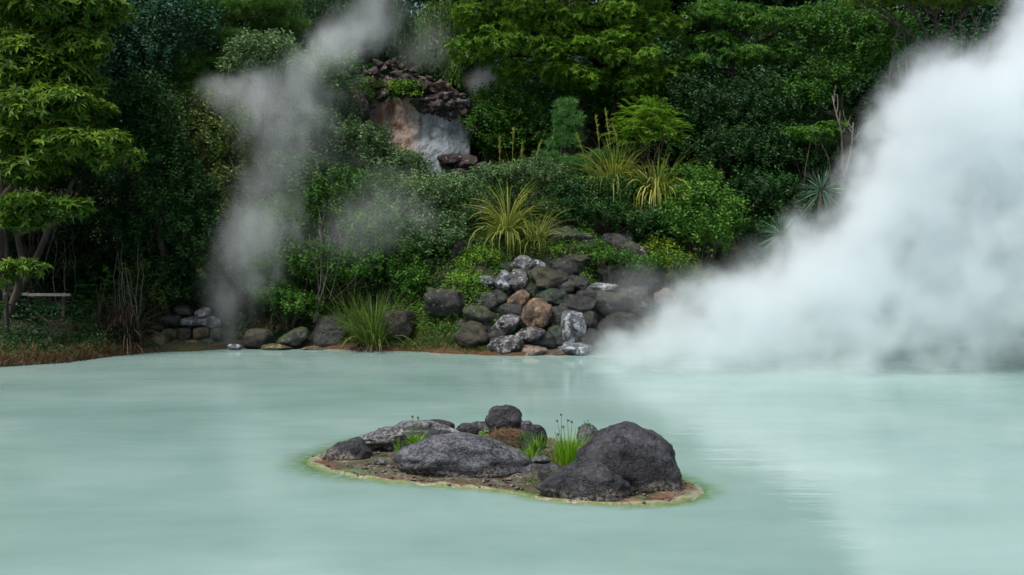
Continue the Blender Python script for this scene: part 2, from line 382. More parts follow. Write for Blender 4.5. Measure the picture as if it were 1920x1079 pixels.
# ------------------------------------------------------------------ islet outline
RIMPX = [(572, 871), (610, 884), (660, 894), (740, 906), (820, 912), (900, 918), (960, 926), (1010, 936), (1069, 944), (1120, 947), (1165, 948), (1215, 949), (1261, 946), (1296, 938), (1318, 926), (1308, 914), (1286, 904),
         (1240, 882), (1190, 862), (1140, 846), (1080, 832), (1020, 822), (950, 812), (880, 806), (800, 806), (720, 816), (660, 830), (610, 848), (580, 862)]
rim = np.array([tuple(Wt(a, b))[:2] for a, b in RIMPX])
def resample(p, n):
    q = np.vstack([p, p[:1]]); s = np.concatenate([[0], np.cumsum(np.linalg.norm(np.diff(q, axis=0), axis=1))])
    t = np.linspace(0, s[-1], n, endpoint=False); return np.stack([np.interp(t, s, q[:, 0]), np.interp(t, s, q[:, 1])], 1)
rim = resample(rim, 260)
for _ in range(3): rim = (rim + np.roll(rim, 1, 0) + np.roll(rim, -1, 0)) / 3
rc = rim.mean(0); dv = rim - rc; an = np.arctan2(dv[:, 1], dv[:, 0])
rim = rim + unit(dv) * (.014 * np.sin(an * 23 + 1) + .022 * fbm(rim[:, 0], rim[:, 1], 2.6, 1))[:, None]
def dist_rim(x, y):
    """signed distance to the islet outline, negative inside (vectorised)"""
    pts = np.stack([x, y], 1); d = np.full(len(pts), 9.); 
    for i in range(0, len(pts), 4000):
        q = pts[i:i + 4000]; dd = np.linalg.norm(q[:, None] - rim[None], axis=2).min(1)
        a = rim; bb = np.roll(rim, -1, 0)
        c1 = (a[None, :, 1] > q[:, 1:2]) != (bb[None, :, 1] > q[:, 1:2])
        xi = (bb[None, :, 0] - a[None, :, 0]) * (q[:, 1:2] - a[None, :, 1]) / (bb[None, :, 1] - a[None, :, 1] + 1e-12) + a[None, :, 0]
        ins = (c1 & (q[:, 0:1] < xi)).sum(1) % 2 == 1
        d[i:i + 4000] = np.where(ins, -dd, dd)
    return d
# water sheet, finer round the islet, with the algae amount kept per vertex
xs = np.concatenate([np.linspace(-52, -8, 40), np.linspace(-7.6, -3.4, 20), np.linspace(-3.3, 3.3, 130), np.linspace(3.5, 8, 20), np.linspace(8.5, 52, 40)])
ys = np.concatenate([np.linspace(1.0, 12.4, 20), np.linspace(12.5, 20.5, 150), np.linspace(20.8, 45, 40)])
wm, WV = grid_mesh('water', xs, ys, lambda X, Y: X * 0)
dr = np.full(len(WV), 9.); near = (np.abs(WV[:, 0]) < 4.5) & (WV[:, 1] > 12) & (WV[:, 1] < 21)
dr[near] = dist_rim(WV[near, 0], WV[near, 1])
x_, y_ = WV[:, 0], WV[:, 1]
wid = .18 + .32 * sstep(-x_, 1.2, 2.6) + .16 * sstep(x_, 1.9, 2.4) + .07 * fbm(x_, y_, 3.1)
alg = np.clip(1 - dr / np.maximum(wid, .05), 0, 1) ** 1.3
at = wm.attributes.new('algae', 'FLOAT', 'POINT'); at.data.foreach_set('value', alg.astype(np.float32))
shd = Ys(x_) - y_
at = wm.attributes.new('shore', 'FLOAT', 'POINT'); at.data.foreach_set('value', np.clip(shd, 0, 30).astype(np.float32))
m, g, b, out = newmat('milky_water')
pos = g.n('ShaderNodeNewGeometry').outputs['Position']
al = g.n('ShaderNodeAttribute'); al.attribute_name = 'algae'
cl = g.noise(.22, 3, .5, g.mapping(pos, (1, 1.6, 1))); c2 = g.noise(.8, 4, .55, g.mapping(pos, (.8, 1.1, 1)))
col = g.ramp(g.m('ADD', g.m('MULTIPLY', cl, .7), g.m('MULTIPLY', c2, .3)), [(.34, (.20, .325, .29)), (.5, (.245, .375, .34)), (.66, (.30, .43, .395))])
an_ = g.noise(7, 4, .6, pos)
col = g.mix(g.m('MULTIPLY', al.outputs['Fac'], g.step(an_, .25, .6, .35, 1)), col, (.085, .155, .022))
g.ln(col, b.inputs['Base Color']); b.inputs['IOR'].default_value = 1.33; b.inputs['Roughness'].default_value = .07
b.inputs['Subsurface Weight'].default_value = 0
r1 = g.noise(1.0, 3, .5, g.mapping(pos, (1.1, 3.2, 1))); r2 = g.noise(1.0, 2, .5, g.mapping(pos, (4.5, 17, 1), rot=(0, 0, .08)))
calm = g.step(g.noise(.16, 2, .5, g.mapping(pos, (1, 1.5, 1), (3, 1, 0))), .38, .62, .25, 1)
hh = g.m('ADD', g.m('MULTIPLY', r1, .8), g.m('MULTIPLY', g.m('MULTIPLY', r2, calm), .20))
sx = g.n('ShaderNodeSeparateXYZ'); g.ln(pos, sx.inputs[0])
rp = g.m('MULTIPLY', g.step(sx.outputs[0], 1.6, 3.2), g.step(sx.outputs[1], 20, 16)); r3 = g.noise(1.0, 2, .5, g.mapping(pos, (.9, 11, 1), (4, 2, 0)))
hh = g.m('ADD', hh, g.m('MULTIPLY', g.m('MULTIPLY', rp, g.step(g.noise(.5, 2, .5, g.mapping(pos, (.6, 1.6, 1))), .3, .8)), g.m('MULTIPLY', r3, .5)))
g.ln(g.bump(hh, .30, .022), b.inputs['Normal'])
tag(link('water', wm, m), kind='structure')
# islet ground
N = len(rim); rings = [(1.16, -.16), (1.06, -.05), (1.015, -.008), (1.0, .014), (.985, .03), (.965, .028), (.94, .014), (.90, .006), (.84, .008), (.75, .015), (.6, .03), (.4, .05), (.2, .07), (.02, .07)]
V = []; T = []; rg = np.random.default_rng(5)
for t, z in rings:
    for i in range(N):
        p = rc + (rim[i] - rc) * t
        V.append((p[0], p[1], z + (.016 * fbm(p[0] * 1., p[1], 5, 3) if .1 < t < .97 else 0))); T.append(t)
Fq = [(j * N + (i + 1) % N, j * N + i, (j + 1) * N + i, (j + 1) * N + (i + 1) % N) for j in range(len(rings) - 1) for i in range(N)]
me = mesh_np('islet_bank', V, Fq, smooth=True)
a = me.attributes.new('rim', 'FLOAT', 'POINT'); a.data.foreach_set('value', np.array(T, np.float32))
m, g, b, out = newmat('mineral_crust')
pos = coords(g); at = g.n('ShaderNodeAttribute'); at.attribute_name = 'rim'
nb = g.noise(3.2, 5, .6, pos); nf = g.noise(22, 5, .7, pos)
rr = g.m('ADD', at.outputs['Fac'], g.m('MULTIPLY', g.m('SUBTRACT', nb, .5), .20))
rr = g.m('ADD', rr, g.m('MULTIPLY', g.m('SUBTRACT', nf, .5), .05))
col = g.ramp(rr, [(.55, (.06, .052, .032)), (.72, (.085, .08, .045)), (.84, (.08, .075, .035)), (.885, (.13, .07, .04)), (.925, (.16, .08, .045)), (.955, (.13, .12, .06)), (.975, (.30, .275, .18)), (.998, (.22, .245, .11)), (1.03, (.12, .17, .04))])
col = g.mix(g.step(nf, .5, .6, 0, .85), col, g.ramp(nb, [(.4, (.07, .06, .035)), (.52, (.12, .11, .08)), (.58, (.28, .26, .21)), (.66, (.08, .12, .035))]))
g.ln(col, b.inputs['Base Color']); g.ln(g.ramp(nb, [(.4, (.15,) * 3), (.6, (.8,) * 3)]), b.inputs['Roughness'])
g.ln(g.bump(nf, .6, .02), b.inputs['Normal'])
tag(link('islet_ground', me, m), kind='structure')
# ------------------------------------------------------------------ rocks
from mathutils.bvhtree import BVHTree
import bmesh
ICO = {}
def ico(n):
    if n not in ICO:
        bm = bmesh.new(); bmesh.ops.create_icosphere(bm, subdivisions=n, radius=1); bm.verts.index_update()
        ICO[n] = (np.array([v.co[:] for v in bm.verts]), np.array([[v.index for v in f.verts] for f in bm.faces])); bm.free()
    return ICO[n]
def rock_shape(seed, p=2.4, cuts=7, rough=.10, n=4, f0=1.3, cut=(.62, .93)):
    rg = np.random.default_rng(seed); U, Fc = ico(n)
    v = U / (np.abs(U) ** p).sum(1, keepdims=True) ** (1 / p)
    for k in range(cuts):
        nn = unit(rg.normal(size=3)); o = rg.uniform(*cut); q = v @ nn - o
        s = np.where(q > 0, q * .85, 0); v = v - s[:, None] * nn
    off = rg.uniform(-50, 50, 3); disp = np.empty(len(v))
    for i, u in enumerate(v):
        c = Vector(u * f0 + off)
        disp[i] = noise.fractal(c, .9, 2.0, 5) + .5 * (abs(noise.noise(c * 2.3)) - .3)
    v = v * (1 + rough * disp)[:, None]
    v = v - (v.max(0) + v.min(0)) / 2; v = v / ((v.max(0) - v.min(0)) / 2)
    return v, Fc
rid = [0]
def rock(px, py, rx, ry, Y, mt, label, rot=0, p=2.4, cuts=7, rough=.11, dep=.85, group=None, name='boulder', cat='rock', n=4, seed=None, yaw=None, shape=None):
    rid[0] += 1; seed = seed or rid[0] * 13
    if shape is not None:
        v, Fc = shape; v = v.copy()
    else: v, Fc = rock_shape(seed, p, cuts, rough, n)
    k = Y / F; a, b_ = rx * k, ry * k; dd = max(min(a, b_), .65 * max(a, b_)) * dep / .85 if dep != 'flat' else a * .5
    if shape is None and yaw is None:
        pass
    v = v * np.array([a, dd, b_])
    if rot:
        t = R(rot); c, s = math.cos(t), math.sin(t)
        v = np.stack([v[:, 0] * c - v[:, 2] * s, v[:, 1], v[:, 0] * s + v[:, 2] * c], 1)
    me = mesh_np(name, v, Fc, smooth=True)
    me.materials.append(RM[mt]); o = bpy.data.objects.new(name, me); C.objects.link(o); o.location = P(px, py, Y)
    return tag(o, label, cat, group)
IG = 'lava rocks on the islet'
def sculpt(outline, seed, depth, n=5, rough=.035, ncut=9):
    """a stone whose front silhouette follows an outline given in its own unit square: (x, z) pairs round the centre"""
    U, Fc = ico(n); pts = np.array(outline, float)
    an = np.arctan2(pts[:, 1], pts[:, 0]); rd = np.linalg.norm(pts, axis=1); o = np.argsort(an); an, rd = an[o], rd[o]
    th = np.arctan2(U[:, 2], U[:, 0]); rad = np.interp(th, np.r_[an[-1] - 2 * np.pi, an, an[0] + 2 * np.pi], np.r_[rd[-1], rd, rd[0]])
    rxy = np.hypot(U[:, 0], U[:, 2]); e = rxy ** .72
    v = np.stack([np.cos(th) * rad * e, np.sign(U[:, 1]) * np.abs(U[:, 1]) ** .85 * depth, np.sin(th) * rad * e], 1)
    rg = np.random.default_rng(seed)
    for k in range(ncut):     # broken faces on the front and back
        nn = unit(rg.normal(size=3) * np.array([.45, 1.3, .45])); q = v @ nn; mx = q.max(); oo = mx * rg.uniform(.66, .9)
        v = v - (np.where(q > oo, (q - oo) * .8, 0))[:, None] * nn
    off = rg.uniform(-50, 50, 3); dsp = np.array([noise.fractal(Vector(u * 1.6 + off), .8, 2.0, 6) + .6 * (abs(noise.noise(Vector(u * 3.1 + off))) - .25) for u in v])
    return v + unit(v) * (dsp * rough * 2.4)[:, None], Fc
def srock(px, py, rx, ry, Y, mt, label, outline, depth, seed, group=None, rough=.035, n=5, ncut=9):
    k = Y / F; v, Fc = sculpt(outline, seed, depth, rough=rough, n=n, ncut=ncut)
    v = v * np.array([rx * k, rx * k, ry * k])
    me = mesh_np('boulder', v, Fc, smooth=True); me.materials.append(RM[mt])
    o = bpy.data.objects.new('boulder', me); C.objects.link(o); o.location = P(px, py, Y)
    return tag(o, label, 'rock', group)
def ol(pts, px, py, rx, ry): return [((a - px) / rx, (py - b) / ry) for a, b in pts]
# islet rocks, outlines in photo pixels turned into each stone's own shape
o1 = [(1090, 858), (1120, 822), (1145, 802), (1175, 797), (1208, 806), (1236, 824), (1256, 848), (1266, 872), (1270, 898), (1278, 922), (1262, 932), (1220, 940), (1180, 938), (1150, 915), (1110, 885)]
srock(1180, 868, 96, 76, 14.9, 'lava', 'biggest domed black lava boulder at the right end of the islet', ol(o1, 1182, 868, 90, 70), .85, 3, IG)
o2 = [(1012, 915), (1022, 890), (1050, 866), (1088, 860), (1110, 870), (1140, 890), (1168, 912), (1190, 936), (1150, 944), (1100, 940), (1050, 928)]
srock(1102, 903, 96, 44, 14.38, 'lava', 'low sloping lava rock leaning in front of the biggest boulder', ol(o2, 1098, 904, 85, 38), .55, 11, IG)
o3 = [(732, 880), (748, 862), (776, 842), (815, 826), (862, 820), (905, 824), (950, 842), (985, 866), (1006, 885), (985, 897), (900, 900), (800, 893), (750, 888)]
srock(866, 863, 142, 42, 15.75, 'lava_pale', 'wide flat-domed grey lava rock at the middle of the islet', ol(o3, 868, 864, 132, 38), .5, 8, IG, .03, ncut=3)
o4 = [(605, 862), (622, 846), (650, 834), (684, 826), (693, 838), (698, 862), (680, 872), (640, 872), (614, 869)]
srock(652, 850, 48, 29, 16.6, 'lava', 'small dark wedge-shaped rock at the left tip of the islet', ol(o4, 652, 852, 45, 24), .75, 17, IG)
o5 = [(640, 842), (665, 832), (710, 815), (750, 801), (790, 796), (835, 802), (862, 816), (850, 832), (800, 845), (730, 856), (670, 856)]
srock(752, 828, 112, 37, 17.3, 'slab', 'long pale pitted rock slab behind the small wedge-shaped rock', ol(o5, 752, 828, 108, 30), .5, 23, IG, .07, ncut=14)
o6 = [(912, 806), (917, 778), (924, 766), (950, 762), (970, 767), (977, 785), (979, 806), (960, 812), (930, 812)]
srock(946, 789, 34, 27, 18.2, 'lava', 'blocky square-topped dark rock standing highest at the back of the islet', ol(o6, 946, 789, 33, 25), .8, 29, IG)
rock(828, 820, 34, 15, 16.7, 'lava', 'low rounded dark rock between the pale slab and the flat-domed rock', rough=.06, group=IG, n=5)
rock(824, 800, 29, 12, 18.5, 'lava', 'thin dark rock peeking over the back of the pale slab', rot=-8, group=IG)
rock(875, 809, 24, 16, 17.9, 'lava', 'small black peaked rock left of the blocky square-topped rock', rough=.07, group=IG)
rock(904, 805, 26, 15, 18.4, 'lava_pale', 'grey rock half hidden behind the blocky square-topped rock', group=IG)
rock(1000, 822, 27, 26, 17.0, 'lava', 'dark rock overgrown with green on the right of the blocky rock', rough=.07, group=IG)
rock(988, 801, 12, 13, 18.0, 'lava_pale', 'fist-sized grey rock beside the blocky square-topped rock', group=IG)
rock(1106, 820, 25, 26, 17.2, 'lava_pale', 'upright grey rock behind the reeds and the biggest boulder', rough=.06, group=IG)
rock(1032, 896, 24, 27, 14.8, 'lava', 'small dark rock with weeds left of the low sloping rock', rough=.08, group=IG)
rock(1014, 862, 20, 7, 15.9, 'lava_pale', 'flat pale grey stone in front of the tall reeds', group=IG)
rock(712, 868, 12, 7, 16.1, 'lava_pale', 'pebble-sized grey stone right of the wedge-shaped rock', group=IG)
rock(1040, 846, 20, 7, 16.5, 'tan', 'flat pale stone at the foot of the reeds', group=IG)
# the tumbled pile at the shore
CG = 'boulders tumbling down to the water'
def YC(py): return 29.0 + (664 - py) * .0145
L = [
 (947, 651, 34, 20, 'speck', 'grey speckled boulder at the bottom left of the pile, touching the water', 8, 2.3),
 (999, 660, 28, 12, 'tan', 'flat pinkish tan stone at the waterline of the pile', 0, 2.6),
 (1043, 663, 20, 8, 'orange', 'small rust orange stone lying at the waterline', -4, 2.6),
 (1081, 656, 33, 13, 'white', 'flat grey and white stone at the right end of the waterline', -3, 2.8),
 (994, 631, 29, 17, 'speck', 'dark freckled boulder just above the pink and orange stones', 2, 2.2),
 (1074, 615, 24, 31, 'white', 'upright boulder with a white crusted face', -8, 3.2),
 (1040, 629, 20, 22, 'green', 'dark greenish boulder left of the white-faced upright one', 0, 2.4),
 (1006, 591, 28, 29, 'orange', 'large orange-stained boulder in the middle of the pile', -25, 2.5),
 (948, 609, 29, 18, 'speck', 'grey oval boulder left of the orange-stained one', 14, 2.2),
 (971, 567, 26, 17, 'orange', 'leaning boulder with orange side and white top', 42, 2.6),
 (936, 566, 19, 22, 'dark', 'dark round boulder in the shade left of the leaning one', 0, 2.3),
 (1034, 558, 40, 18, 'green', 'smooth dark green slab above the orange-stained boulder', -6, 2.6),
 (1028, 523, 34, 22, 'brown', 'wide brown boulder near the top of the pile', -6, 2.5),
 (972, 527, 20, 20, 'speck', 'rounded purple-grey boulder near the top of the pile', -15, 2.3),
 (942, 529, 17, 20, 'white', 'small upright boulder crusted white, upper left of the pile', 12, 2.4),
 (908, 527, 22, 11, 'white', 'flat bluish white stone poking from the leaves at the top left of the pile', -14, 2.6),
 (982, 496, 23, 17, 'speck', 'grey boulder crowning the pile under the grass', -8, 2.3),
 (1012, 501, 17, 12, 'white', 'small pale stone beside the boulder crowning the pile', -12, 2.3),
 (1081, 536, 23, 19, 'dark', 'dark boulder right of the wide brown boulder', 0, 2.4),
 (1080, 577, 34, 22, 'dark', 'big dark boulder behind the white-faced upright one', -5, 2.5),
 (836, 568, 40, 26, 'ledge', 'big striped grey boulder sitting left of the pile', -6, 2.3),
 (897, 594, 31, 20, 'moss', 'grey mossy boulder between the pile and the striped boulder', -18, 2.3),
 (886, 630, 34, 26, 'brown', 'brown mossy boulder low on the bank left of the pile', 0, 2.3),
]
for i, (a, b_, rx, ry, mt, lab, rot, p_) in enumerate(L):
    rock(a, b_, rx * 1.07, ry * 1.07, YC(b_ + ry * .3) + (.3 if mt in ('dark', 'green') else 0), mt, lab, rot=rot, p=p_, group=CG, rough=.19, cuts=9, dep=1.15)
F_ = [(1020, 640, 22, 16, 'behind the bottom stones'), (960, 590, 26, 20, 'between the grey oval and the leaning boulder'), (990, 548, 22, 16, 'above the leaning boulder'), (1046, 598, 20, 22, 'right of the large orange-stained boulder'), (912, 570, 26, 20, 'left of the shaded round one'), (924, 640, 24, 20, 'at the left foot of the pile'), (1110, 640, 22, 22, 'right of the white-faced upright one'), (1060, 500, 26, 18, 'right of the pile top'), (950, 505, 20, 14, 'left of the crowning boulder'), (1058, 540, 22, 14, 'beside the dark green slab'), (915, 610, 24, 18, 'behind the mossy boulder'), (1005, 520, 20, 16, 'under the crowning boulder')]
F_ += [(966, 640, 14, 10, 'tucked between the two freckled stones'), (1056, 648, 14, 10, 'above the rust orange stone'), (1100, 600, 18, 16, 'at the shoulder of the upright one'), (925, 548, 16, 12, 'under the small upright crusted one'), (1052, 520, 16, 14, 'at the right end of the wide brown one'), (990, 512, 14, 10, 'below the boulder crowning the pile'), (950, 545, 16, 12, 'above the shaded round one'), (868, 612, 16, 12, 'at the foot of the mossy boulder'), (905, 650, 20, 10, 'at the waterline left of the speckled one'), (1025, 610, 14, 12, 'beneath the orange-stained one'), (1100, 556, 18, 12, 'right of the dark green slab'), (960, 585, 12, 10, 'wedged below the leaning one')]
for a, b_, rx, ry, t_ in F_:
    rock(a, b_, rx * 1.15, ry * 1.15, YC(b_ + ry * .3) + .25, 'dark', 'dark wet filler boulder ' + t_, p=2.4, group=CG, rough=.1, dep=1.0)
BG = 'rocks set into the planted bank'
L = [
 (1140, 572, 52, 34, 31.0, 'ledge', 'broad dark ledge rock right of the pile', 0),
 (1186, 570, 42, 34, 31.3, 'ledge', 'blunt dark ledge rock half lost in steam', 4),
 (1124, 541, 40, 10, 31.2, 'white', 'white crusted ledge on top of the broad dark rock', 2),
 (1248, 562, 21, 21, 31.0, 'tan', 'pale tan egg-shaped boulder alone right of the dark ledges', 20),
 (1266, 580, 13, 6, 30.8, 'tan', 'little tan stone at the foot of the egg-shaped boulder', 0),
 (940, 452, 28, 20, 32.4, 'ledge', 'dark rock under the big yellow grass clump', 0),
 (968, 466, 27, 17, 32.2, 'ledge', 'purplish rock just right below the yellow grass clump', -10),
 (1058, 448, 62, 24, 32.6, 'ledge', 'long mossy ledge rock above the wide brown boulder', 5),
 (1100, 463, 34, 20, 32.3, 'dark', 'dark ledge rock at the right of the long mossy ledge', -8),
 (1080, 492, 32, 15, 31.7, 'brown', 'brown rock in the bank under the mossy ledges', 0),
 (878, 470, 38, 22, 32.2, 'ledge', 'brownish ledge rock left of the yellow grass clump', 6),
 (806, 500, 34, 20, 32.0, 'ledge', 'dark rock in the ivy above the striped grey boulder', 0),
 (834, 524, 34, 20, 31.5, 'brown', 'brown rock wedged over the striped grey boulder', 0),
 (1156, 456, 34, 20, 32.6, 'dark', 'mossy rock at the upper right of the bank', 0),
 (1192, 478, 40, 24, 32.4, 'ledge', 'lichen-spotted boulder on the upper right of the bank', -12),
 (1212, 515, 36, 18, 31.9, 'ledge', 'mossy dark rock below the lichen-spotted boulder', 0),
 (1150, 512, 34, 16, 31.8, 'ledge', 'half-buried rock in thin steam, above the white crusted ledge', 0),
 (745, 610, 34, 30, 30.2, 'brown', 'mossy rock beside the reeds low on the bank', 0),
 (1085, 615, 60, 40, 30.6, 'dark', 'dark hulking rock behind the waterline stones', 0),
 (1160, 615, 60, 30, 30.3, 'dark', 'dark shore rock right of the pile, fading into steam', 0),
 (1250, 615, 60, 22, 30.6, 'brown', 'low stone shelf disappearing into the white steam', 0),
]
for a, b_, rx, ry, Y, mt, lab, rot in L:
    rock(a, b_, rx, ry, Y, mt, lab, rot=rot, p=2.7, group=BG, rough=.2, cuts=11, dep=1.0)
# left shore
LG = 'rocks along the left shore'
L = [
 (622, 627, 42, 36, 31.0, 'dark', 'big smooth dark boulder at the shore left of the reeds', 0),
 (551, 636, 34, 17, 30.6, 'moss', 'slanting grey rock with a mossy foot at the shore', 28),
 (485, 637, 29, 22, 30.6, 'brown', 'smooth brown boulder right of the rising steam', 0),
 (440, 652, 14, 7, 30.3, 'white', 'small white crusted stone where the steam rises', 0),
 (296, 644, 21, 20, 30.3, 'ochre', 'ochre square stone at the left foot of the stone wall', 0),
 (148, 650, 32, 18, 29.6, 'brown', 'low brown boulder on the grassy left bank', 0),
 (12, 634, 32, 18, 30.4, 'dark', 'dark bluish boulder at the far left bank', 0),
 (520, 652, 30, 8, 30.4, 'ochre', 'flat yellowish stone between the brown and the slanting rocks', 0),
 (590, 655, 26, 6, 30.4, 'ochre', 'flat yellowish stone under the slanting grey rock', 0),
]
for a, b_, rx, ry, Y, mt, lab, rot in L:
    rock(a, b_, rx, ry, Y - (.3 if a > 250 else 0), mt, lab, rot=rot, p=2.5, group=LG, rough=.1, dep=1.0)
SG = 'stones of the low stacked wall'
L = [(332, 649, 16, 12, 'ochre', 'yellowish stone in the bottom course, left'), (362, 648, 14, 12, 'ochre', 'yellowish stone in the bottom course, middle'), (390, 646, 14, 12, 'moss', 'grey stone in the bottom course, right'),
     (320, 627, 15, 11, 'ochre', 'ochre stone in the middle course, left'), (348, 626, 14, 12, 'brown', 'brown stone in the middle course, centre'), (377, 625, 15, 12, 'ochre', 'ochre stone in the middle course, right'), (404, 628, 12, 12, 'moss', 'mossy stone at the right end of the middle course'),
     (320, 602, 22, 11, 'dark', 'dark flat stone on top, left'), (366, 604, 26, 11, 'speck', 'grey flat stone on top, right'), (400, 604, 14, 11, 'speck', 'rounded grey stone at the right end of the top'), (345, 583, 18, 9, 'dark', 'topmost dark stone'), (380, 586, 16, 9, 'speck', 'topmost grey stone'), (296, 618, 12, 10, 'brown', 'small brown stone at the left of the middle course')]
for a, b_, rx, ry, mt, lab in L:
    rock(a, b_, rx, ry, 30.12 + (655 - b_) * .008, mt, lab + ' of the low stacked shore wall', p=3.4, group=SG, rough=.08, cuts=4, dep=1.15, n=3)
# far right shore seen under the steam
for a, b_, rx, ry, mt, lab in [(1760, 628, 26, 13, 'dark', 'dark rock at the far right shore under the steam'), (1850, 622, 34, 16, 'brown', 'brown rock at the far right shore, right of the dark one'), (1905, 620, 30, 17, 'dark', 'blackish rock at the picture edge of the far right shore'), (1800, 626, 20, 9, 'tan', 'small pale stone between two rocks on the far right shore'), (1960, 615, 40, 20, 'brown', 'brown rock beyond the edge of the far right shore')]:
    rock(a, b_, rx, ry, 33.6, mt, lab, group='rocks on the far right shore', dep=1.)
for a, b_, rx, ry, mt, lab in [(1420, 630, 60, 20, 'dark', 'dark shore rock hidden deep in the steam'), (1560, 628, 60, 20, 'brown', 'brown shore rock hidden deep in the steam')]:
    rock(a, b_, rx, ry, 32.8, mt, lab, group='rocks on the far right shore', dep=1.)
# ------------------------------------------------------------------ streaked mineral cliff with scoria piled on top
YW = 37.0
def cliff(name, x0, x1, yt_, yb, stops, label, seed, Yc, bow):
    nx, nz = 60, 50; a = P(x0, yb, Yc); c = P(x1, yt_, Yc); V = []
    for side in (0, 1):
        for j in range(nz + 1):
            for i in range(nx + 1):
                u = i / nx; v_ = j / nz; x = a.x + (c.x - a.x) * u; z = a.z - .6 + (c.z - a.z + .6) * v_
                y = Yc - bow * math.sin(math.pi * u) ** .6 - .25 * (1 - v_) + (1.6 if side else 0)
                if not side: y += .22 * noise.fractal(Vector((x * 1.1, 3 + seed, z * .9)), 1.1, 2, 5)
                V.append((x, y, z + .06 * noise.noise(Vector((x * 3, 1, seed))) * v_))
    W_ = nx + 1; H_ = nz + 1; Fq = []
    for j in range(nz):
        for i in range(nx):
            q = j * W_ + i; Fq.append((q, q + 1, q + W_ + 1, q + W_)); q += W_ * H_; Fq.append((q, q + W_, q + W_ + 1, q + 1))
    o_ = W_ * H_
    for i in range(nx):
        q = nz * W_ + i; Fq.append((q, q + 1, q + 1 + o_, q + o_))
    for j in range(nz):
        q = j * W_; Fq.append((q, q + W_, q + W_ + o_, q + o_)); q += nx; Fq.append((q, q + o_, q + W_ + o_, q + W_))
    me = mesh_np(name, np.array(V), Fq, smooth=True)
    m, g, b, out = newmat(name)
    tc = coords(g); s1 = g.noise(2.2, 6, .68, g.mapping(tc, (1, 1, .2)), .5); s2 = g.noise(8, 5, .7, g.mapping(tc, (1, 1, .1)), .4); s3 = g.noise(3.5, 6, .7, tc)
    f_ = g.m('ADD', g.m('MULTIPLY', s1, .42), g.m('ADD', g.m('MULTIPLY', s2, .22), g.m('MULTIPLY', s3, .36)))
    ca = g.ramp(f_, [(.36, (.07, .055, .045)), (.44, (.22, .13, .08)), (.49, (.34, .28, .22)), (.53, (.20, .15, .12)), (.57, (.32, .15, .06)), (.66, (.12, .09, .07))])
    cb_ = g.ramp(f_, [(.36, (.06, .07, .07)), (.44, (.14, .165, .175)), (.50, (.29, .33, .35)), (.55, (.16, .185, .19)), (.61, (.21, .16, .12)), (.68, (.09, .08, .07))])
    sx = g.n('ShaderNodeSeparateXYZ'); g.ln(tc, sx.inputs[0]); xm = g.m('ADD', sx.outputs[0], g.m('MULTIPLY', g.m('SUBTRACT', s1, .5), 2.2))
    g.ln(g.mix(g.step(xm, -3.25, -2.85), ca, cb_), b.inputs['Base Color']); g.ln(g.ramp(s2, [(.35, (.3,) * 3), (.65, (.75,) * 3)]), b.inputs['Roughness'])
    g.ln(g.bump(g.m('ADD', g.m('MULTIPLY', s2, .5), g.m('MULTIPLY', s3, 1.5)), 1, .07), b.inputs['Normal'])
    me.materials.append(m); o = bpy.data.objects.new(name, me); C.objects.link(o)
    return tag(o, label, 'cliff')
cliff('rock_face', 684, 882, 186, 345, None, 'weathered streaked cliff under the lava rubble, rust and cream left, bluish grey right', 4, 37.0, .35)
SC = 'lava rubble heaped on top of the streaked rock face'
top_l = [(655, 158), (672, 146), (690, 132), (708, 120), (728, 116), (748, 119), (768, 127), (786, 136), (802, 140), (818, 148), (832, 160), (850, 165), (866, 172), (878, 182)]
rr_ = random.Random(4); k = 0
shapes = [rock_shape(700 + i, 2.2, 10, .42, 3, 2.2, (.5, .85)) for i in range(9)]
words1 = ['jagged', 'knobbly', 'rounded', 'pitted', 'crumbling', 'angular', 'lumpy']
for row in range(6):
    for i in range(15):
        u = (i + rr_.uniform(-.3, .3)) / 14; j = max(0, min(13, u * 13)); i0 = int(min(12, j)); fr = j - i0
        x = top_l[i0][0] * (1 - fr) + top_l[i0 + 1][0] * fr; y0 = top_l[i0][1] * (1 - fr) + top_l[i0 + 1][1] * fr
        y = y0 + 3 + row * 11 + rr_.uniform(-4, 4); low = np.interp(x, [655, 700, 735, 790, 830, 880], [172, 172, 185, 222, 222, 208])
        if y > low: continue
        if row == 0 and rr_.random() < .15: continue
        s_ = rr_.uniform(6.5, 15); tan = (x > 812 and row < 1) or (row < 2 and rr_.random() < .16)
        where = 'far left end' if x < 695 else 'left crest' if x < 745 else 'middle' if x < 790 else 'dark overhang' if row > 2 else 'right slope'
        rock(x, y, s_, s_ * rr_.uniform(.6, .9), YW - .15 + (rr_.uniform(-.4, .1) if y - y0 > 20 else rr_.uniform(0, .5)), 'scoria_tan' if tan else 'scoria',
             f"{'tan' if tan else 'dark purplish'} lava lump on the {where} of the rubble heap", group=SC, name='lava_rock', shape=shapes[k % 9], rot=rr_.uniform(-40, 40), n=3, dep=1.1); k += 1
o = srock(820, 195, 52, 24, 37.1, 'scoria', 'dark overhanging lava ledge at the top of the bluish rock face', ol([(770, 188), (790, 178), (830, 174), (870, 180), (880, 200), (862, 212), (820, 218), (790, 216), (775, 205)], 820, 195, 52, 24), .8, 41, None, .09)
o.name = 'lava_ledge'
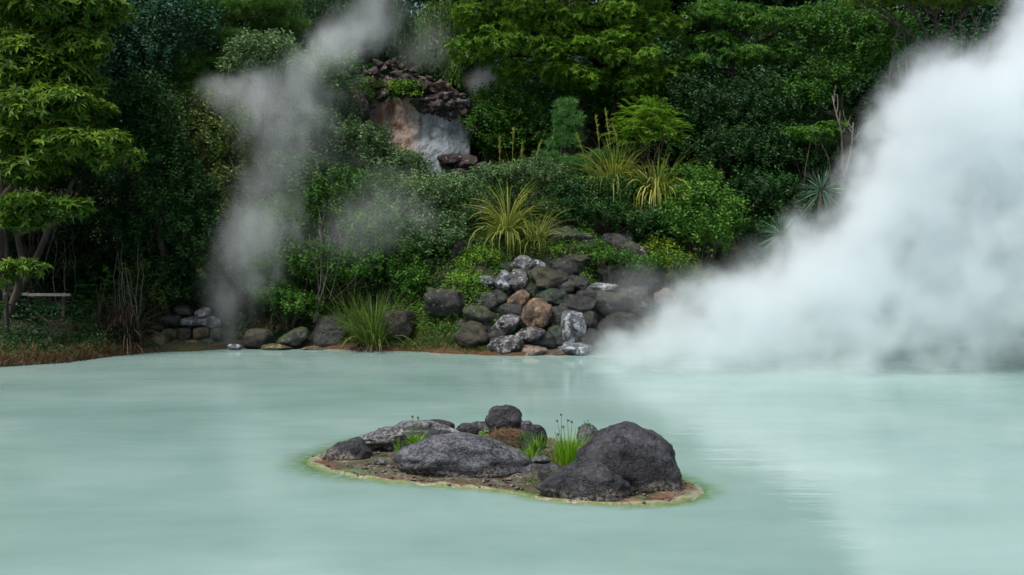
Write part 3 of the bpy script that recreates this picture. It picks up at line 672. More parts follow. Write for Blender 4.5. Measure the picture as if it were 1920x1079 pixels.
for a, b_, rx, ry, mt, lab in [(845, 300, 26, 12, 'scoria', 'purplish rock at the foot of the bluish rock face'), (873, 305, 24, 16, 'scoria', 'dark rock at the lower right corner of the bluish rock face'), (864, 326, 22, 12, 'scoria', 'small dark rock below the foot of the rock face'), (905, 318, 22, 14, 'scoria', 'dark rock right of the bluish rock face, behind the plumes'), (672, 200, 22, 34, 'scoria', 'dark stone at the left edge of the rust streaked face')]:
    rock(a, b_, rx, ry, 36.3, mt, lab, group='stones at the foot of the streaked rock face', rough=.16, dep=1.)
# ------------------------------------------------------------------ trees and shrubs
def hgt(x, y): return float(Hg(np.array([x]), np.array([y]))[0])
def plant(name, pads, style, leaf, pal, sub, label, cat, group=None, dens=1., tb=0., flat=.62, dr=.9, trunk=None, seed=1, bark=None, r0=.14, limbs=10):
    """pads: (px, py, rx, ry, Y) ellipses of the photo, each at its own distance"""
    rnd = random.Random(seed); LV = Leaves(seed)
    X0 = sum(p[0] * p[2] * p[3] for p in pads) / sum(p[2] * p[3] for p in pads); Ym = sum(p[4] for p in pads) / len(pads)
    base = P(trunk[0], 500, trunk[1]) if trunk else P(X0, 500, Ym + .1); base.z = hgt(base.x, base.y) - .05 if not (trunk and len(trunk) > 2) else trunk[2]
    root = empty(name, base); tag(root, label, cat, group)
    ends = []
    for (a, b_, rx, ry, Y) in pads:
        c = P(a, b_, Y); k = Y / F
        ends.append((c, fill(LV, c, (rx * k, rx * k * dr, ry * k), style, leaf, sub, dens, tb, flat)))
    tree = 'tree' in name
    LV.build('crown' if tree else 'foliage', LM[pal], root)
    lines = []
    if tree:
        top = max((e[0] for e in ends), key=lambda v: v.z); mid = base.lerp(Vector((top.x * .6 + base.x * .4, top.y, top.z)), .75)
        tp, tr = limb(base, mid, r0, r0 * .45, rnd, 9, .06); lines.append((tp, tr))
        for c, subs in ends:
            s_ = min(tp[2:], key=lambda q: (q - c).length + (0 if q.z < c.z else 3)); lp, lr = limb(s_, c, r0 * .5, r0 * .2, rnd, 7, .1); lines.append((lp, lr))
            rnd.shuffle(subs)
            for q in subs[:limbs]:
                lines.append(limb(lp[rnd.choice((3, 4, 5))], Vector(q), r0 * .22, r0 * .05, rnd, 5, .12))
    else:
        for c, subs in ends:
            rnd.shuffle(subs)
            for q in subs[:6]: lines.append(limb(base + Vector((rnd.uniform(-.15, .15), rnd.uniform(-.1, .1), 0)), Vector(q), .03, .008, rnd, 5, .1))
    tubes('trunk' if tree else 'stem', lines, bark or BARK, root)
    return root
TG = 'trees on the slope'; HG = 'shrubs on the bank'
# left side
plant('broadleaf_tree', [(105, 18, 120, 42, 29.5), (55, 95, 70, 40, 29.2), (130, 95, 60, 45, 29.4), (140, 165, 50, 34, 29.3), (45, 150, 70, 36, 29.2), (100, 205, 105, 50, 28.9), (95, 140, 80, 50, 29.2), (60, 320, 60, 30, 28.8), (150, 270, 95, 34, 28.6), (40, 265, 70, 30, 28.8), (200, 300, 50, 16, 28.6), (-80, 120, 100, 140, 30)],
      'rosette', .24, 'yg', .42, 'tall yellow-green broadleaf tree with drooping leaf rosettes at the left edge', 'tree', TG, .95, .04, .72, trunk=(-12, 29.6), seed=1, r0=.2)
plant('broadleaf_tree', [(85, 385, 82, 20, 28.4), (45, 410, 50, 18, 28.3), (120, 395, 40, 12, 28.2)], 'rosette', .22, 'yg', .34, 'small leaning tree with one flat green layer of leaves above the fence', 'tree', TG, 1.1, -.06, .42, trunk=(10, 29.4), seed=2, r0=.13)
plant('broadleaf_tree', [(38, 500, 44, 20, 27.8), (0, 520, 30, 16, 27.9)], 'rosette', .21, 'yg', .3, 'low sapling with drooping green leaves beside the white rail', 'sapling', TG, 1.1, -.02, .45, trunk=(12, 28.6), seed=3, r0=.06)
plant('camellia_tree', [(175, 60, 110, 70, 33), (250, 130, 90, 70, 32.6), (320, 60, 80, 70, 33.2), (215, 210, 60, 60, 32)], 'small', .13, 'blue', .5, 'dark bluish small-leaved tree behind the yellow-green broadleaf tree', 'tree', TG, 1., -.02, seed=4)
plant('camellia_tree', [(265, 220, 75, 80, 31.6), (300, 300, 60, 60, 31.2), (330, 370, 60, 70, 31.2), (370, 440, 45, 60, 31.2)], 'small', .12, 'dark', .45, 'dense dark tree with small glossy leaves left of the thin steam column', 'tree', TG, 1.1, .05, seed=5)
plant('camellia_tree', [(210, 390, 90, 70, 32.5), (150, 460, 80, 60, 33), (280, 450, 70, 70, 32), (340, 520, 70, 50, 31.8), (80, 470, 90, 60, 33.5)], 'small', .12, 'dark', .5, 'shaded dark tree over the root tangle on the left bank', 'tree', TG, .9, -.12, seed=6)
plant('pine_tree', [(455, 18, 100, 36, 34.5), (430, 85, 80, 30, 34.2), (530, 55, 50, 30, 34.6), (350, 130, 46, 50, 33.4), (375, 190, 40, 34, 33.2), (420, 140, 55, 30, 34)], 'needle', .16, 'pine', .36, 'mossy green pine with flat needle pads at the top above the steam', 'tree', TG, 1.05, .02, .5, trunk=(400, 35.5), seed=7)
plant('shrub', [(490, 105, 65, 36, 33), (455, 130, 40, 26, 32.8), (600, 150, 70, 60, 34.5)], 'small', .13, 'sage', .34, 'light-leaved shrub under the pine, seen through thin steam', 'shrub', HG, .9, .12, seed=8)
plant('shrub', [(440, 280, 60, 80, 32.4), (420, 380, 50, 70, 32), (400, 210, 40, 50, 32.8), (400, 480, 36, 60, 31.6)], 'small', .12, 'olive', .4, 'tall olive shrub with bronze leaf tips behind the steam column', 'shrub', HG, 1., .06, seed=9)
plant('shrub', [(560, 250, 80, 70, 34), (500, 200, 60, 50, 34.5), (560, 340, 90, 50, 33)], 'small', .13, 'sage', .42, 'grey-green bushy shrub in the thin steam left of the rock face', 'shrub', HG, 1., .02, seed=10)
plant('shrub', [(650, 285, 85, 55, 34.2), (730, 320, 60, 35, 34), (620, 215, 45, 40, 35), (780, 345, 40, 26, 33.8)], 'small', .12, 'sage', .4, 'leafy green shrub covering the lower left of the rock face', 'shrub', HG, 1.05, .08, seed=11)
plant('shrub', [(640, 370, 100, 55, 32.8), (560, 420, 90, 60, 32.2), (700, 430, 70, 55, 32)], 'small', .11, 'mid', .42, 'dim green shrub on the bank above the bare saplings', 'shrub', HG, 1., -.05, seed=12)
plant('shrub', [(760, 390, 80, 50, 32.6), (840, 370, 70, 40, 33), (800, 440, 70, 44, 32)], 'small', .11, 'sage', .36, 'misty sage green shrub left of the big yellow grass clump', 'shrub', HG, 1.05, .06, seed=13)
plant('shrub', [(600, 500, 80, 50, 31.4), (520, 510, 60, 60, 31.4), (690, 510, 60, 36, 31.2)], 'small', .11, 'mid', .36, 'dark undergrowth shrub around the bare saplings', 'shrub', HG, .8, -.1, seed=14)
plant('shrub', [(560, 575, 40, 22, 30.8), (520, 560, 36, 26, 30.9)], 'small', .10, 'mid', .26, 'low green shrub between the brown boulder and the saplings', 'shrub', HG, 1., .05, seed=15)
plant('shrub', [(40, 330, 80, 40, 31.5), (110, 340, 70, 36, 31.6)], 'small', .12, 'dark', .4, 'dark shrub between the two leaf layers at the left edge', 'shrub', HG, 1.1, -.05, seed=43)
plant('shrub', [(30, 420, 60, 40, 32), (60, 520, 60, 36, 32.5), (170, 510, 60, 40, 32.4), (-40, 480, 60, 60, 32)], 'small', .12, 'dark', .4, 'gloomy shrub behind the weathered rail', 'shrub', HG, 1., -.1, seed=44)
plant('shrub', [(230, 590, 60, 40, 31), (330, 555, 40, 26, 31.3)], 'small', .1, 'dark', .34, 'dark shrub behind the tangle of dead fronds', 'shrub', HG, 1., -.05, seed=45)
plant('fern', [(190, 530, 24, 30, 29.8), (175, 580, 26, 26, 29.6), (178, 612, 18, 14, 29.5)], 'pinnate', .09, 'mid', .3, 'bright green fern on the left bank beside the dead root tangle', 'fern', None, 1.3, .12, seed=16)
plant('shrub', [(60, 585, 36, 22, 30.4), (30, 560, 30, 20, 30.5), (120, 590, 40, 30, 30.6)], 'rosette', .14, 'blue', .26, 'low blue-green shrub under the white rail', 'shrub', HG, 1., 0, seed=17)
plant('shrub', [(300, 560, 30, 26, 30.8), (260, 520, 30, 30, 31)], 'small', .1, 'olive', .26, 'sparse olive shrub over the stacked stone wall', 'shrub', HG, .7, -.05, seed=18)
# middle
plant('shrub', [(757, 170, 30, 15, 36.55)], 'small', .10, 'lime', .25, 'small bright green shrub growing on the rock face under the rubble', 'shrub', HG, 1.3, .08, trunk=(757, 36.8, 7.15), seed=20)
plant('shrub', [(690, 172, 34, 14, 36.6), (655, 190, 40, 26, 36.5)], 'small', .11, 'olive', .25, 'dull green shrub at the left top of the rock face', 'shrub', HG, 1., .02, trunk=(675, 36.9, 7.1), seed=21)
plant('cedar_tree', [(838, 40, 22, 75, 39.2), (800, 60, 20, 60, 39.8), (850, 120, 16, 40, 38.8)], 'hang', .14, 'pine', .34, 'dark cedar with hanging green sprays behind the rubble', 'tree', TG, 1., -.05, 1., seed=22)
plant('cedar_tree', [(600, 20, 50, 50, 40), (700, 30, 60, 70, 41), (760, 60, 30, 70, 40.5)], 'hang', .15, 'dark', .5, 'shadowy cedar behind the drifting steam at the top', 'tree', TG, .9, .0, 1., seed=23)
plant('maple_tree', [(905, 35, 62, 36, 36.6), (990, 20, 70, 34, 36.4), (890, 100, 46, 34, 36.4), (950, 80, 60, 26, 36.2), (1020, 90, 60, 30, 36.4), (1070, 40, 60, 34, 36.8), (1150, 30, 60, 30, 36.8), (1110, 90, 60, 24, 36.5), (1180, 110, 60, 26, 36.6), (1230, 50, 60, 34, 37), (960, 140, 40, 22, 36.6), (1050, 140, 60, 22, 36.8), (1250, 140, 50, 24, 37.2), (930, 65, 60, 36, 36.5), (1020, 50, 60, 36, 36.6), (1090, 150, 60, 26, 36.8), (1150, 75, 60, 30, 36.7), (1200, 160, 50, 20, 37), (1190, 10, 60, 30, 37), (970, -40, 160, 30, 37.5), (1180, -40, 120, 30, 37.6)],
      'rosette', .15, 'lime', .33, 'big bright green spreading tree right of the rubble heap', 'tree', TG, 1.3, .0, .68, dr=1., trunk=(1130, 38.6), seed=24, r0=.22)
plant('round_tree', [(960, 210, 75, 50, 37.4), (920, 240, 50, 36, 37), (1010, 260, 50, 40, 37), (1120, 180, 90, 34, 38), (950, 275, 40, 24, 36.9)], 'small', .12, 'mid', .42, 'rounded dark green tree right of the bluish rock face', 'tree', TG, 1.1, .02, seed=25)
plant('maple_tree', [(1350, 30, 70, 32, 37.4), (1420, 45, 60, 28, 37.2), (1330, 80, 50, 24, 37.2), (1400, 105, 50, 20, 36.8), (1300, 120, 40, 20, 37), (1460, 100, 40, 24, 37.2), (1500, 40, 50, 30, 37.8)], 'rosette', .15, 'mid', .34, 'mid green layered tree right of the big spreading tree', 'tree', TG, 1.3, .1, .6, trunk=(1380, 38.8), seed=26, r0=.2)
plant('oak_tree', [(1560, 60, 70, 50, 37), (1620, 110, 60, 40, 36.6), (1560, 150, 60, 36, 36.4), (1500, 190, 50, 30, 36.2), (1650, 60, 60, 40, 37)], 'small', .13, 'mid', .42, 'dim leafy tree behind the thin dark trunks at the upper right', 'tree', TG, 1., -.08, seed=27)
plant('maple_tree', [(1620, 0, 40, 12, 33.8), (1690, -4, 46, 18, 33.8), (1750, 4, 46, 16, 33.8), (1820, 0, 50, 16, 33.8), (1770, -40, 150, 26, 34.2)], 'rosette', .16, 'yg', .28, 'branchy tree with yellow-green leaves at the top above the big steam cloud', 'tree', TG, 1.3, .1, .5, trunk=(1700, 35.4), seed=28, r0=.11, limbs=14)
plant('shrub', [(1656, 236, 26, 18, 33)], 'rosette', .13, 'lime', .26, 'small tuft of light green leaves poking out beside the big steam cloud', 'shrub', HG, 1.2, .0, seed=29)
plant('shrub', [(1520, 255, 50, 16, 34.6), (1560, 240, 30, 14, 34.8)], 'rosette', .14, 'mid', .28, 'flat spray of deep green leaves above the upper blue-green yucca', 'shrub', HG, 1.2, .05, seed=30)
plant('camellia_tree', [(1330, 220, 80, 60, 36.6), (1420, 210, 80, 60, 36.2), (1380, 290, 80, 50, 35.6), (1470, 290, 70, 60, 35.4), (1300, 170, 60, 40, 37)], 'small', .11, 'dark', .46, 'very dark small-leaved tree in the middle right', 'tree', TG, 1., -.08, seed=31)
plant('camellia_tree', [(1430, 370, 70, 50, 34.4), (1490, 440, 60, 60, 33.6), (1430, 460, 50, 50, 33.2), (1530, 310, 50, 40, 35)], 'small', .11, 'dark', .42, 'black-green thicket tree behind the yuccas', 'tree', TG, .9, -.12, seed=32)
plant('soft_conifer', [(1060, 215, 20, 24, 35), (1068, 240, 26, 26, 34.9), (1062, 268, 30, 22, 34.9)], 'needle', .17, 'soft', .2, 'feathery upright young conifer left of the plume grass', 'conifer', None, .8, .06, .8, seed=33)
plant('soft_conifer', [(1030, 302, 24, 16, 34.6), (1080, 312, 36, 20, 34.5), (1130, 300, 24, 16, 34.6)], 'needle', .11, 'soft', .22, 'low feathery green conifer mound under the upright one', 'conifer', None, 1.4, -.02, .8, seed=34)
plant('fern', [(1216, 215, 46, 26, 34.4), (1235, 250, 44, 30, 34.2), (1195, 255, 36, 30, 34.3)], 'pinnate', .12, 'lime', .3, 'bright shrub with feathery compound leaves above the plume grass', 'shrub', None, 2.0, .12, seed=35)
plant('shrub', [(1310, 385, 66, 38, 33), (1320, 430, 70, 40, 32.4), (1365, 400, 30, 24, 32.6), (1280, 375, 30, 24, 33), (1275, 420, 40, 34, 32.4), (1300, 340, 50, 24, 33.6)], 'small', .12, 'mid', .27, 'glossy green shrub with pale sunlit leaf tips right of the bank', 'shrub', HG, 1.0, .08, seed=36)
plant('shrub', [(1262, 500, 44, 26, 31.9), (1290, 530, 30, 24, 31.7), (1235, 470, 30, 18, 32.3)], 'small', .10, 'yg', .26, 'yellowish low shrub over the tan egg-shaped boulder', 'shrub', HG, 1.1, .08, seed=37)
plant('shrub', [(1000, 330, 60, 26, 33.8), (930, 335, 50, 24, 33.8)], 'small', .10, 'sage', .3, 'small-leaved shrub behind the big yellow grass clump', 'shrub', HG, 1., .02, seed=38)
plant('shrub', [(1080, 365, 60, 30, 33.4), (1130, 400, 60, 30, 33), (1060, 400, 40, 24, 33), (1200, 420, 50, 30, 32.8), (1170, 360, 60, 28, 33.6)], 'small', .10, 'dark', .32, 'low leafy shrub covering the bank above the long mossy ledge', 'shrub', HG, .9, .12, seed=39)
plant('shrub', [(1150, 490, 40, 14, 31.5), (1205, 500, 40, 16, 31.5), (1120, 470, 30, 14, 32)], 'small', .09, 'mid', .22, 'low creeping green shrub among the ledges right of the pile', 'shrub', HG, 1., .02, seed=46)
plant('shrub', [(1040, 478, 30, 12, 31.9), (1000, 480, 24, 10, 31.9)], 'small', .09, 'lime', .2, 'small green shrub between the mossy ledge and the pile top', 'shrub', HG, 1., -.08, seed=47)
plant('shrub', [(910, 492, 44, 20, 31.7), (880, 500, 26, 14, 31.6)], 'small', .09, 'lime', .24, 'fresh green bush hanging over the top left of the boulder pile', 'shrub', HG, 1.1, -.04, seed=40)
plant('shrub', [(880, 535, 32, 20, 30.9), (895, 556, 22, 10, 30.7)], 'small', .09, 'lime', .22, 'bright ivy bush between the striped boulder and the pile', 'shrub', HG, 1.1, -.04, seed=41)
plant('shrub', [(730, 480, 60, 40, 31.6), (770, 530, 34, 36, 31.1), (760, 470, 50, 30, 31.8)], 'small', .10, 'mid', .3, 'green bank shrub right above the reeds', 'shrub', HG, 1., -.02, seed=42)
# dark wood behind everything
rnd = random.Random(9); i = 0
ORD = ['leftmost', 'second', 'third', 'fourth', 'fifth', 'sixth', 'seventh', 'eighth', 'ninth', 'tenth', 'eleventh', 'twelfth', 'thirteenth']
kinds = [('dark', 'small', .19, 'oak_tree'), ('blue', 'small', .19, 'oak_tree'), ('mid', 'rosette', .26, 'beech_tree'), ('olive', 'small', .2, 'oak_tree')]
wl = ['left edge', 'left', 'left part', 'centre left', 'centre', 'centre right', 'right part', 'right', 'far right', 'right edge']
for row, (Y, ytop, step_) in enumerate([(38.5, 250, 215), (41.5, 120, 235), (45.5, 10, 260)]):
    x = -260 + row * 70
    while x < 2250:
        if row == 0 and (560 < x < 1080): x += step_; continue
        pal, st, lf, nm = kinds[(0 if rnd.random() < .55 else rnd.randrange(4))]
        yt_ = ytop + rnd.uniform(-30, 30) * (row < 2); pads = [(x + rnd.uniform(-30, 30), yt_ + 20, 120, 75, Y), (x - 70, yt_ + 110, 100, 80, Y - .4), (x + 80, yt_ + 110, 100, 80, Y - .5)]
        if row == 2: pads += [(x, -28, 150, 52, Y + 1), (x + 135, -20, 95, 56, Y + 1)]
        if row == 0: pads += [(x, yt_ + 230, 130, 80, Y - 1.0)]
        plant(nm, pads, st, lf, pal, .85, f"{ {'dark': 'dark green', 'blue': 'blue-green', 'mid': 'mid green', 'olive': 'olive green'}[pal] } tree in the {['front', 'middle', 'back'][row]} row of the dark wood, {ORD[i]} from the left", 'tree', 'dark wood on the slope behind', .55, -.12, .8, seed=100 + row * 20 + i, r0=.16, limbs=4)
        x += step_ * rnd.uniform(.85, 1.15); i += 1
    i = 0
plant('oak_tree', [(1290, 0, 90, 60, 43), (1230, -20, 80, 40, 43), (1370, -10, 80, 40, 43)], 'small', .19, 'dark', .8, 'dark green treetop filling the gap behind the two layered trees', 'tree', 'dark wood on the slope behind', .8, -.1, .8, seed=190)
# ------------------------------------------------------------------ grasses
def blades(LV, c, n, length, spread, wid, bend=1., lean=(0, 0), tb=0., k=7, fan=.75, rad=.12):
    g = LV.rg; az = g.random(n) * 2 * np.pi; el = np.abs(g.normal(size=n)) * fan; el = np.minimum(el, 1.35)
    hd = np.stack([np.cos(az), np.sin(az), np.zeros(n)], 1); base = np.array(c) + hd * (g.random(n) ** .5 * rad)[:, None]
    L = length * g.uniform(.35, 1.1, n); pts = np.empty((n, k, 3)); p = base.copy(); ang = el * spread
    for j in range(k):
        pts[:, j] = p; d = hd * np.sin(ang)[:, None] + np.array([0, 0, 1.]) * np.cos(ang)[:, None]
        p = p + d * (L / (k - 1))[:, None] + np.array([lean[0], lean[1], 0]) * (L / (k - 1))[:, None]
        ang = ang + bend * (.12 + .30 * g.random(n)) * (.4 + el)
    side = unit(np.stack([-hd[:, 1], hd[:, 0], np.zeros(n)], 1) + g.normal(size=(n, 3)) * .35)
    w_ = wid * np.array([.7, 1, 1, .9, .7, .4, .05])[:k] if k == 7 else wid * np.linspace(1, .1, k)
    LV.blade(pts, w_, side, np.clip(.4 + tb + g.normal(size=n) * .22, 0, 1))
def tuft(name, px, py, Y, n, length, pal, label, cat='grass clump', spread=1., wid=.011, bend=1., fan=.6, rad=.12, seed=1, group=None, tb=0., part='blades', lean=(0, 0), z=None, k=7):
    c = P(px, py, Y)
    if z is not None: c.z = z
    root = empty(name, c); tag(root, label, cat, group); LV = Leaves(seed); blades(LV, c, n, length, spread, wid, bend, lean, tb, k, fan, rad)
    LV.build(part, LM[pal], root); return root, LV
def plume(root, c, h, lean, seed, pal='straw'):
    LV = Leaves(seed); g = LV.rg; n = 70; u = g.random(n) ** .8
    base = np.array(c) + np.array([lean[0], 0, 1.]) * (h * (.62 + .38 * u))[:, None] + np.array([lean[0] * .4, 0, 0]) * (u ** 2 * h * .3)[:, None]
    D = unit(g.normal(size=(n, 3)) * .35 + np.array([lean[0] + .15, 0, 1.]))
    LV.add(base, D, g.normal(size=(n, 3)), .13 * g.uniform(.6, 1.2, n), np.full(n, .014), g.uniform(.4, .9, n))
    s = np.linspace(0, 1, 7); pts = (np.array(c) + np.array([lean[0], 0, 1.]) * (h * s)[:, None])[None]
    LV.blade(pts, np.full(7, .008), np.array([[1., 0, 0]]), np.array([.4])); LV.build('plume', LM[pal], root)
GG = 'clumps of tall grass on the bank'
r_, _ = tuft('grass_clump', 952, 440, 31.9, 250, 1.7, 'pampas', 'big yellow arching grass clump at the centre of the bank', spread=.9, bend=1.35, fan=.75, wid=.018, rad=.22, seed=51, group=GG)
r_, _ = tuft('grass_clump', 1008, 452, 31.8, 110, 1.35, 'pampas', 'smaller yellow-green grass clump drooping right of the big one', bend=1.5, fan=.8, wid=.014, rad=.2, seed=52, group=GG, tb=-.12)
r_, _ = tuft('plume_grass', 960, 345, 34.4, 60, 1.2, 'pampas', 'grass with three pale feathery plumes above the yellow clump', 'plume grass', bend=1., wid=.012, seed=53, group=GG)
for a, h, l, sd_ in [(960, 1.55, .02, 1), (938, 1.3, -.02, 2), (975, 1.15, .05, 3), (992, 1.2, .25, 4)]:
    plume(r_, P(a, 345, 34.4), h, (l,), 60 + sd_, 'pampas')
r_, _ = tuft('plume_grass', 1150, 350, 34.0, 260, 1.75, 'pampas', 'wide yellow plume grass left of the feathery shrub', 'plume grass', bend=1.2, fan=.7, wid=.018, rad=.4, seed=54, group=GG)
for a, h, l, sd_ in [(1130, 1.9, -.1, 1), (1152, 2.1, -.12, 2), (1172, 1.7, -.2, 3), (1110, 1.4, -.3, 4)]: plume(r_, P(a, 345, 34), h, (l,), 70 + sd_, 'pampas')
tuft('plume_grass', 1232, 365, 33.6, 300, 1.7, 'pampas', 'tawny arching grass under the feathery shrub', 'plume grass', bend=1.5, fan=.85, wid=.018, rad=.5, seed=55, group=GG, tb=.12)
tuft('grass_clump', 1203, 400, 33.2, 40, .8, 'pampas', 'small pale drooping grass tuft in the dark low shrub', bend=2.2, fan=.9, wid=.014, rad=.08, seed=56, group=GG, tb=.25)
tuft('reed_clump', 702, 645, 30.15, 420, 1.55, 'reed', 'tall green reeds at the waterline left of the mossy bank', 'reeds', bend=.8, fan=.5, wid=.012, rad=.42, seed=57, group=GG, tb=.05)
r_, _ = tuft('reed_clump', 668, 640, 30.3, 60, 1.9, 'reed', 'thin long reed stalks leaning left beside the tall reeds', 'reeds', bend=.7, fan=.5, wid=.009, rad=.2, seed=58, group=GG, lean=(-.25, 0), tb=.1)
tuft('dead_grass', 690, 655, 29.75, 160, .55, 'dead', 'dead grey fronds drooping to the water under the reeds', 'dead grass', bend=2.6, fan=1.1, wid=.010, rad=.32, seed=59)
r_, LV = tuft('dead_frond_clump', 238, 655, 29.6, 320, 1.7, 'dead', 'tangle of dead brown fronds and roots hanging by the left bank', 'dead plant', bend=1.7, fan=.5, wid=.011, rad=.22, seed=61, tb=.05)
LV = Leaves(62); blades(LV, P(232, 600, 29.5), 170, .95, 1., .012, 3.2, fan=1.0, rad=.16, tb=.1); LV.build('frond', LM['dead'], r_)
tubes('stem', [limb(P(238 + i * 4 - 12, 664, 29.6), P(236 + random.Random(i).uniform(-26, 30), 455 + 17 * (i % 7), 29.7), .013, .003, random.Random(i), 8, .07) for i in range(13)], PALEBARK, r_)
tuft('dry_grass', 300, 600, 30.5, 60, .7, 'dead', 'dark twiggy dry grass left of the stacked wall', 'dry grass', bend=1.2, wid=.007, fan=.9, seed=63, rad=.3)
tuft('dry_grass', 505, 612, 30.8, 90, .5, 'straw', 'heap of dry twigs behind the smooth brown boulder', 'dry grass', bend=1.6, fan=1.2, wid=.007, seed=64, rad=.35, tb=-.25)
tuft('dry_grass', 655, 560, 31.3, 60, .7, 'straw', 'dry drooping frond tuft left of the reeds', 'dry grass', bend=2., fan=1., wid=.008, seed=65, rad=.15, tb=-.2)
# yuccas
def yucca(px, py, Y, rad, label, seed, n=95):
    c = P(px, py, Y); b0 = Vector((c.x, c.y + .1, hgt(c.x, c.y))); root = empty('yucca', b0); tag(root, label, 'yucca', 'yuccas under the trees')
    LV = Leaves(seed); g = LV.rg; d = unit(g.normal(size=(n, 3)) + np.array([0, 0, .35])); L = rad * g.uniform(.8, 1.1, n)
    s = np.linspace(0, 1, 7); pts = np.array(c)[None, None] + d[:, None] * (L[:, None] * s)[..., None]; pts[..., 2] -= (s ** 2 * .14 * rad)[None]
    side = unit(np.cross(d, g.normal(size=(n, 3)))); LV.blade(pts, .017 * np.array([.8, 1, 1, .9, .7, .4, .04]), side, np.clip(.5 + g.normal(size=n) * .25, 0, 1)); LV.build('leaf_rosette', LM['yucca'], root)
    tubes('trunk', [limb(b0, c, .09, .07, random.Random(seed), 5, .02)], BARK, root)
yucca(1540, 358, 33.2, .85, 'upper blue-green yucca with stiff spiky leaves beside the big steam cloud', 1)
yucca(1466, 440, 32.2, .75, 'lower dim yucca with spiky leaves, half lost in shade and steam', 2)
# bare saplings
def sapling(name, base, tips, label, seed, r=.022, mat=PALEBARK, group=None, cat='sapling'):
    rnd = random.Random(seed); b0 = P(*base); root = empty(name, b0); tag(root, label, cat, group); lines = []
    for t in tips:
        p, q = limb(b0 + Vector((rnd.uniform(-.08, .08), 0, 0)), P(*t), r, r * .3, rnd, 9, .05); lines.append((p, q))
        for k in range(4):
            s_ = p[rnd.choice((4, 5, 6, 7))]; lines.append(limb(s_, s_ + Vector((rnd.uniform(-.35, .35), rnd.uniform(-.1, .1), rnd.uniform(.25, .6))), r * .4, r * .12, rnd, 5, .1))
    tubes('stem', lines, mat, root, 6); return root
sapling('bare_sapling', (592, 605, 30.7), [(600, 430, 30.8), (578, 440, 30.7), (618, 455, 30.8)], 'bare pale forked sapling right of the steam column', 1, group='bare saplings in the undergrowth')
sapling('bare_sapling', (612, 560, 31.0), [(640, 440, 31.0), (600, 400, 31.2)], 'thin bare sapling leaning right behind the forked one', 2, .016, group='bare saplings in the undergrowth')
sapling('bare_sapling', (520, 580, 31.0), [(500, 380, 31.2), (530, 420, 31.0)], 'thin bare sapling seen through the rising steam', 3, .016, group='bare saplings in the undergrowth')
sapling('bare_sapling', (112, 600, 30.6), [(108, 440, 30.6), (122, 450, 30.6)], 'upright thin stem on the left bank in front of the dark trees', 4, .018, BARK, 'bare saplings in the undergrowth')
sapling('bare_sapling', (133, 590, 30.7), [(136, 430, 30.6)], 'second thin stem on the left bank, right of the first', 5, .014, BARK, 'bare saplings in the undergrowth')
sapling('bare_tree', (1680, 420, 34.2), [(1682, 120, 34), (1690, 20, 34.2), (1700, 60, 34)], 'slim dark trunk rising out of the big steam cloud', 6, .06, BARK, cat='tree')
sapling('bare_tree', (1795, 250, 34.0), [(1840, 20, 34), (1800, 10, 34), (1870, 30, 34.2)], 'pale forked branches above the big steam cloud', 7, .045, PALEBARK, cat='tree')
sapling('bare_tree', (1585, 330, 34.6), [(1600, 230, 34.4), (1560, 180, 34.4)], 'leaning grey trunk over the upper yucca', 8, .05, PALEBARK, cat='tree')
# leaning trunk on the left
b0 = P(20, 600, 31); root = empty('leaning_tree', b0); tag(root, 'dark leaning trunk crossing behind the flat green leaf layer', 'tree')
tubes('trunk', [limb(P(15, 610, 31.2), P(110, 400, 30.6), .11, .08, random.Random(3), 8, .03), limb(P(110, 400, 30.6), P(150, 320, 30.8), .08, .04, random.Random(4), 5, .05), limb(P(8, 500, 30.8), P(-30, 200, 30.6), .14, .12, random.Random(5), 6, .03)], BARK, root)
LV = Leaves(66); fill(LV, P(150, 320, 30.9), (.7, .6, .35), 'small', .12, .35, .9, -.1); LV.build('crown', LM['dark'], root)
# fence at the left
b0 = P(60, 620, 30.0); b0.z = hgt(b0.x, b0.y); root = empty('wooden_fence', b0); tag(root, 'low fence with a pale weathered rail in the shade of the left bank', 'fence')
def box(name, a, bb, mat, parent):
    bm = bmesh.new(); bmesh.ops.create_cube(bm, size=1); 
    for v in bm.verts: v.co = Vector([(a[i] + bb[i]) / 2 + v.co[i] * abs(bb[i] - a[i]) for i in range(3)]) - parent.location
    bmesh.ops.bevel(bm, geom=bm.edges[:], offset=.008, segments=2, affect='EDGES')
    me = bpy.data.meshes.new(name); bm.to_mesh(me); bm.free(); me.materials.append(mat); o = bpy.data.objects.new(name, me); C.objects.link(o); o.parent = parent; return o
RAIL = bark_mat('weathered_rail', (.13, .12, .105), (.3, .29, .26), 20); POST = bark_mat('dark_post', (.05, .04, .035), (.11, .09, .08), 20)
for a, bb, yy in [((-60, 505), (16, 511), 30.1), ((-90, 550), (52, 555), 30.0), ((52, 551), (132, 556), 30.0)]:
    p, q = P(a[0], a[1], yy), P(bb[0], bb[1], yy); box('rail', (p.x, yy, q.z), (q.x, yy + .09, p.z), RAIL, root)
for a in (-50, 6, 52, 118):
    p = P(a, 556 if a > 20 else 511, 30.12 if a > 20 else 30.22); box('post', (p.x - .05, p.y, hgt(p.x, p.y) - .1), (p.x + .05, p.y + .1, p.z - .002), POST, root)
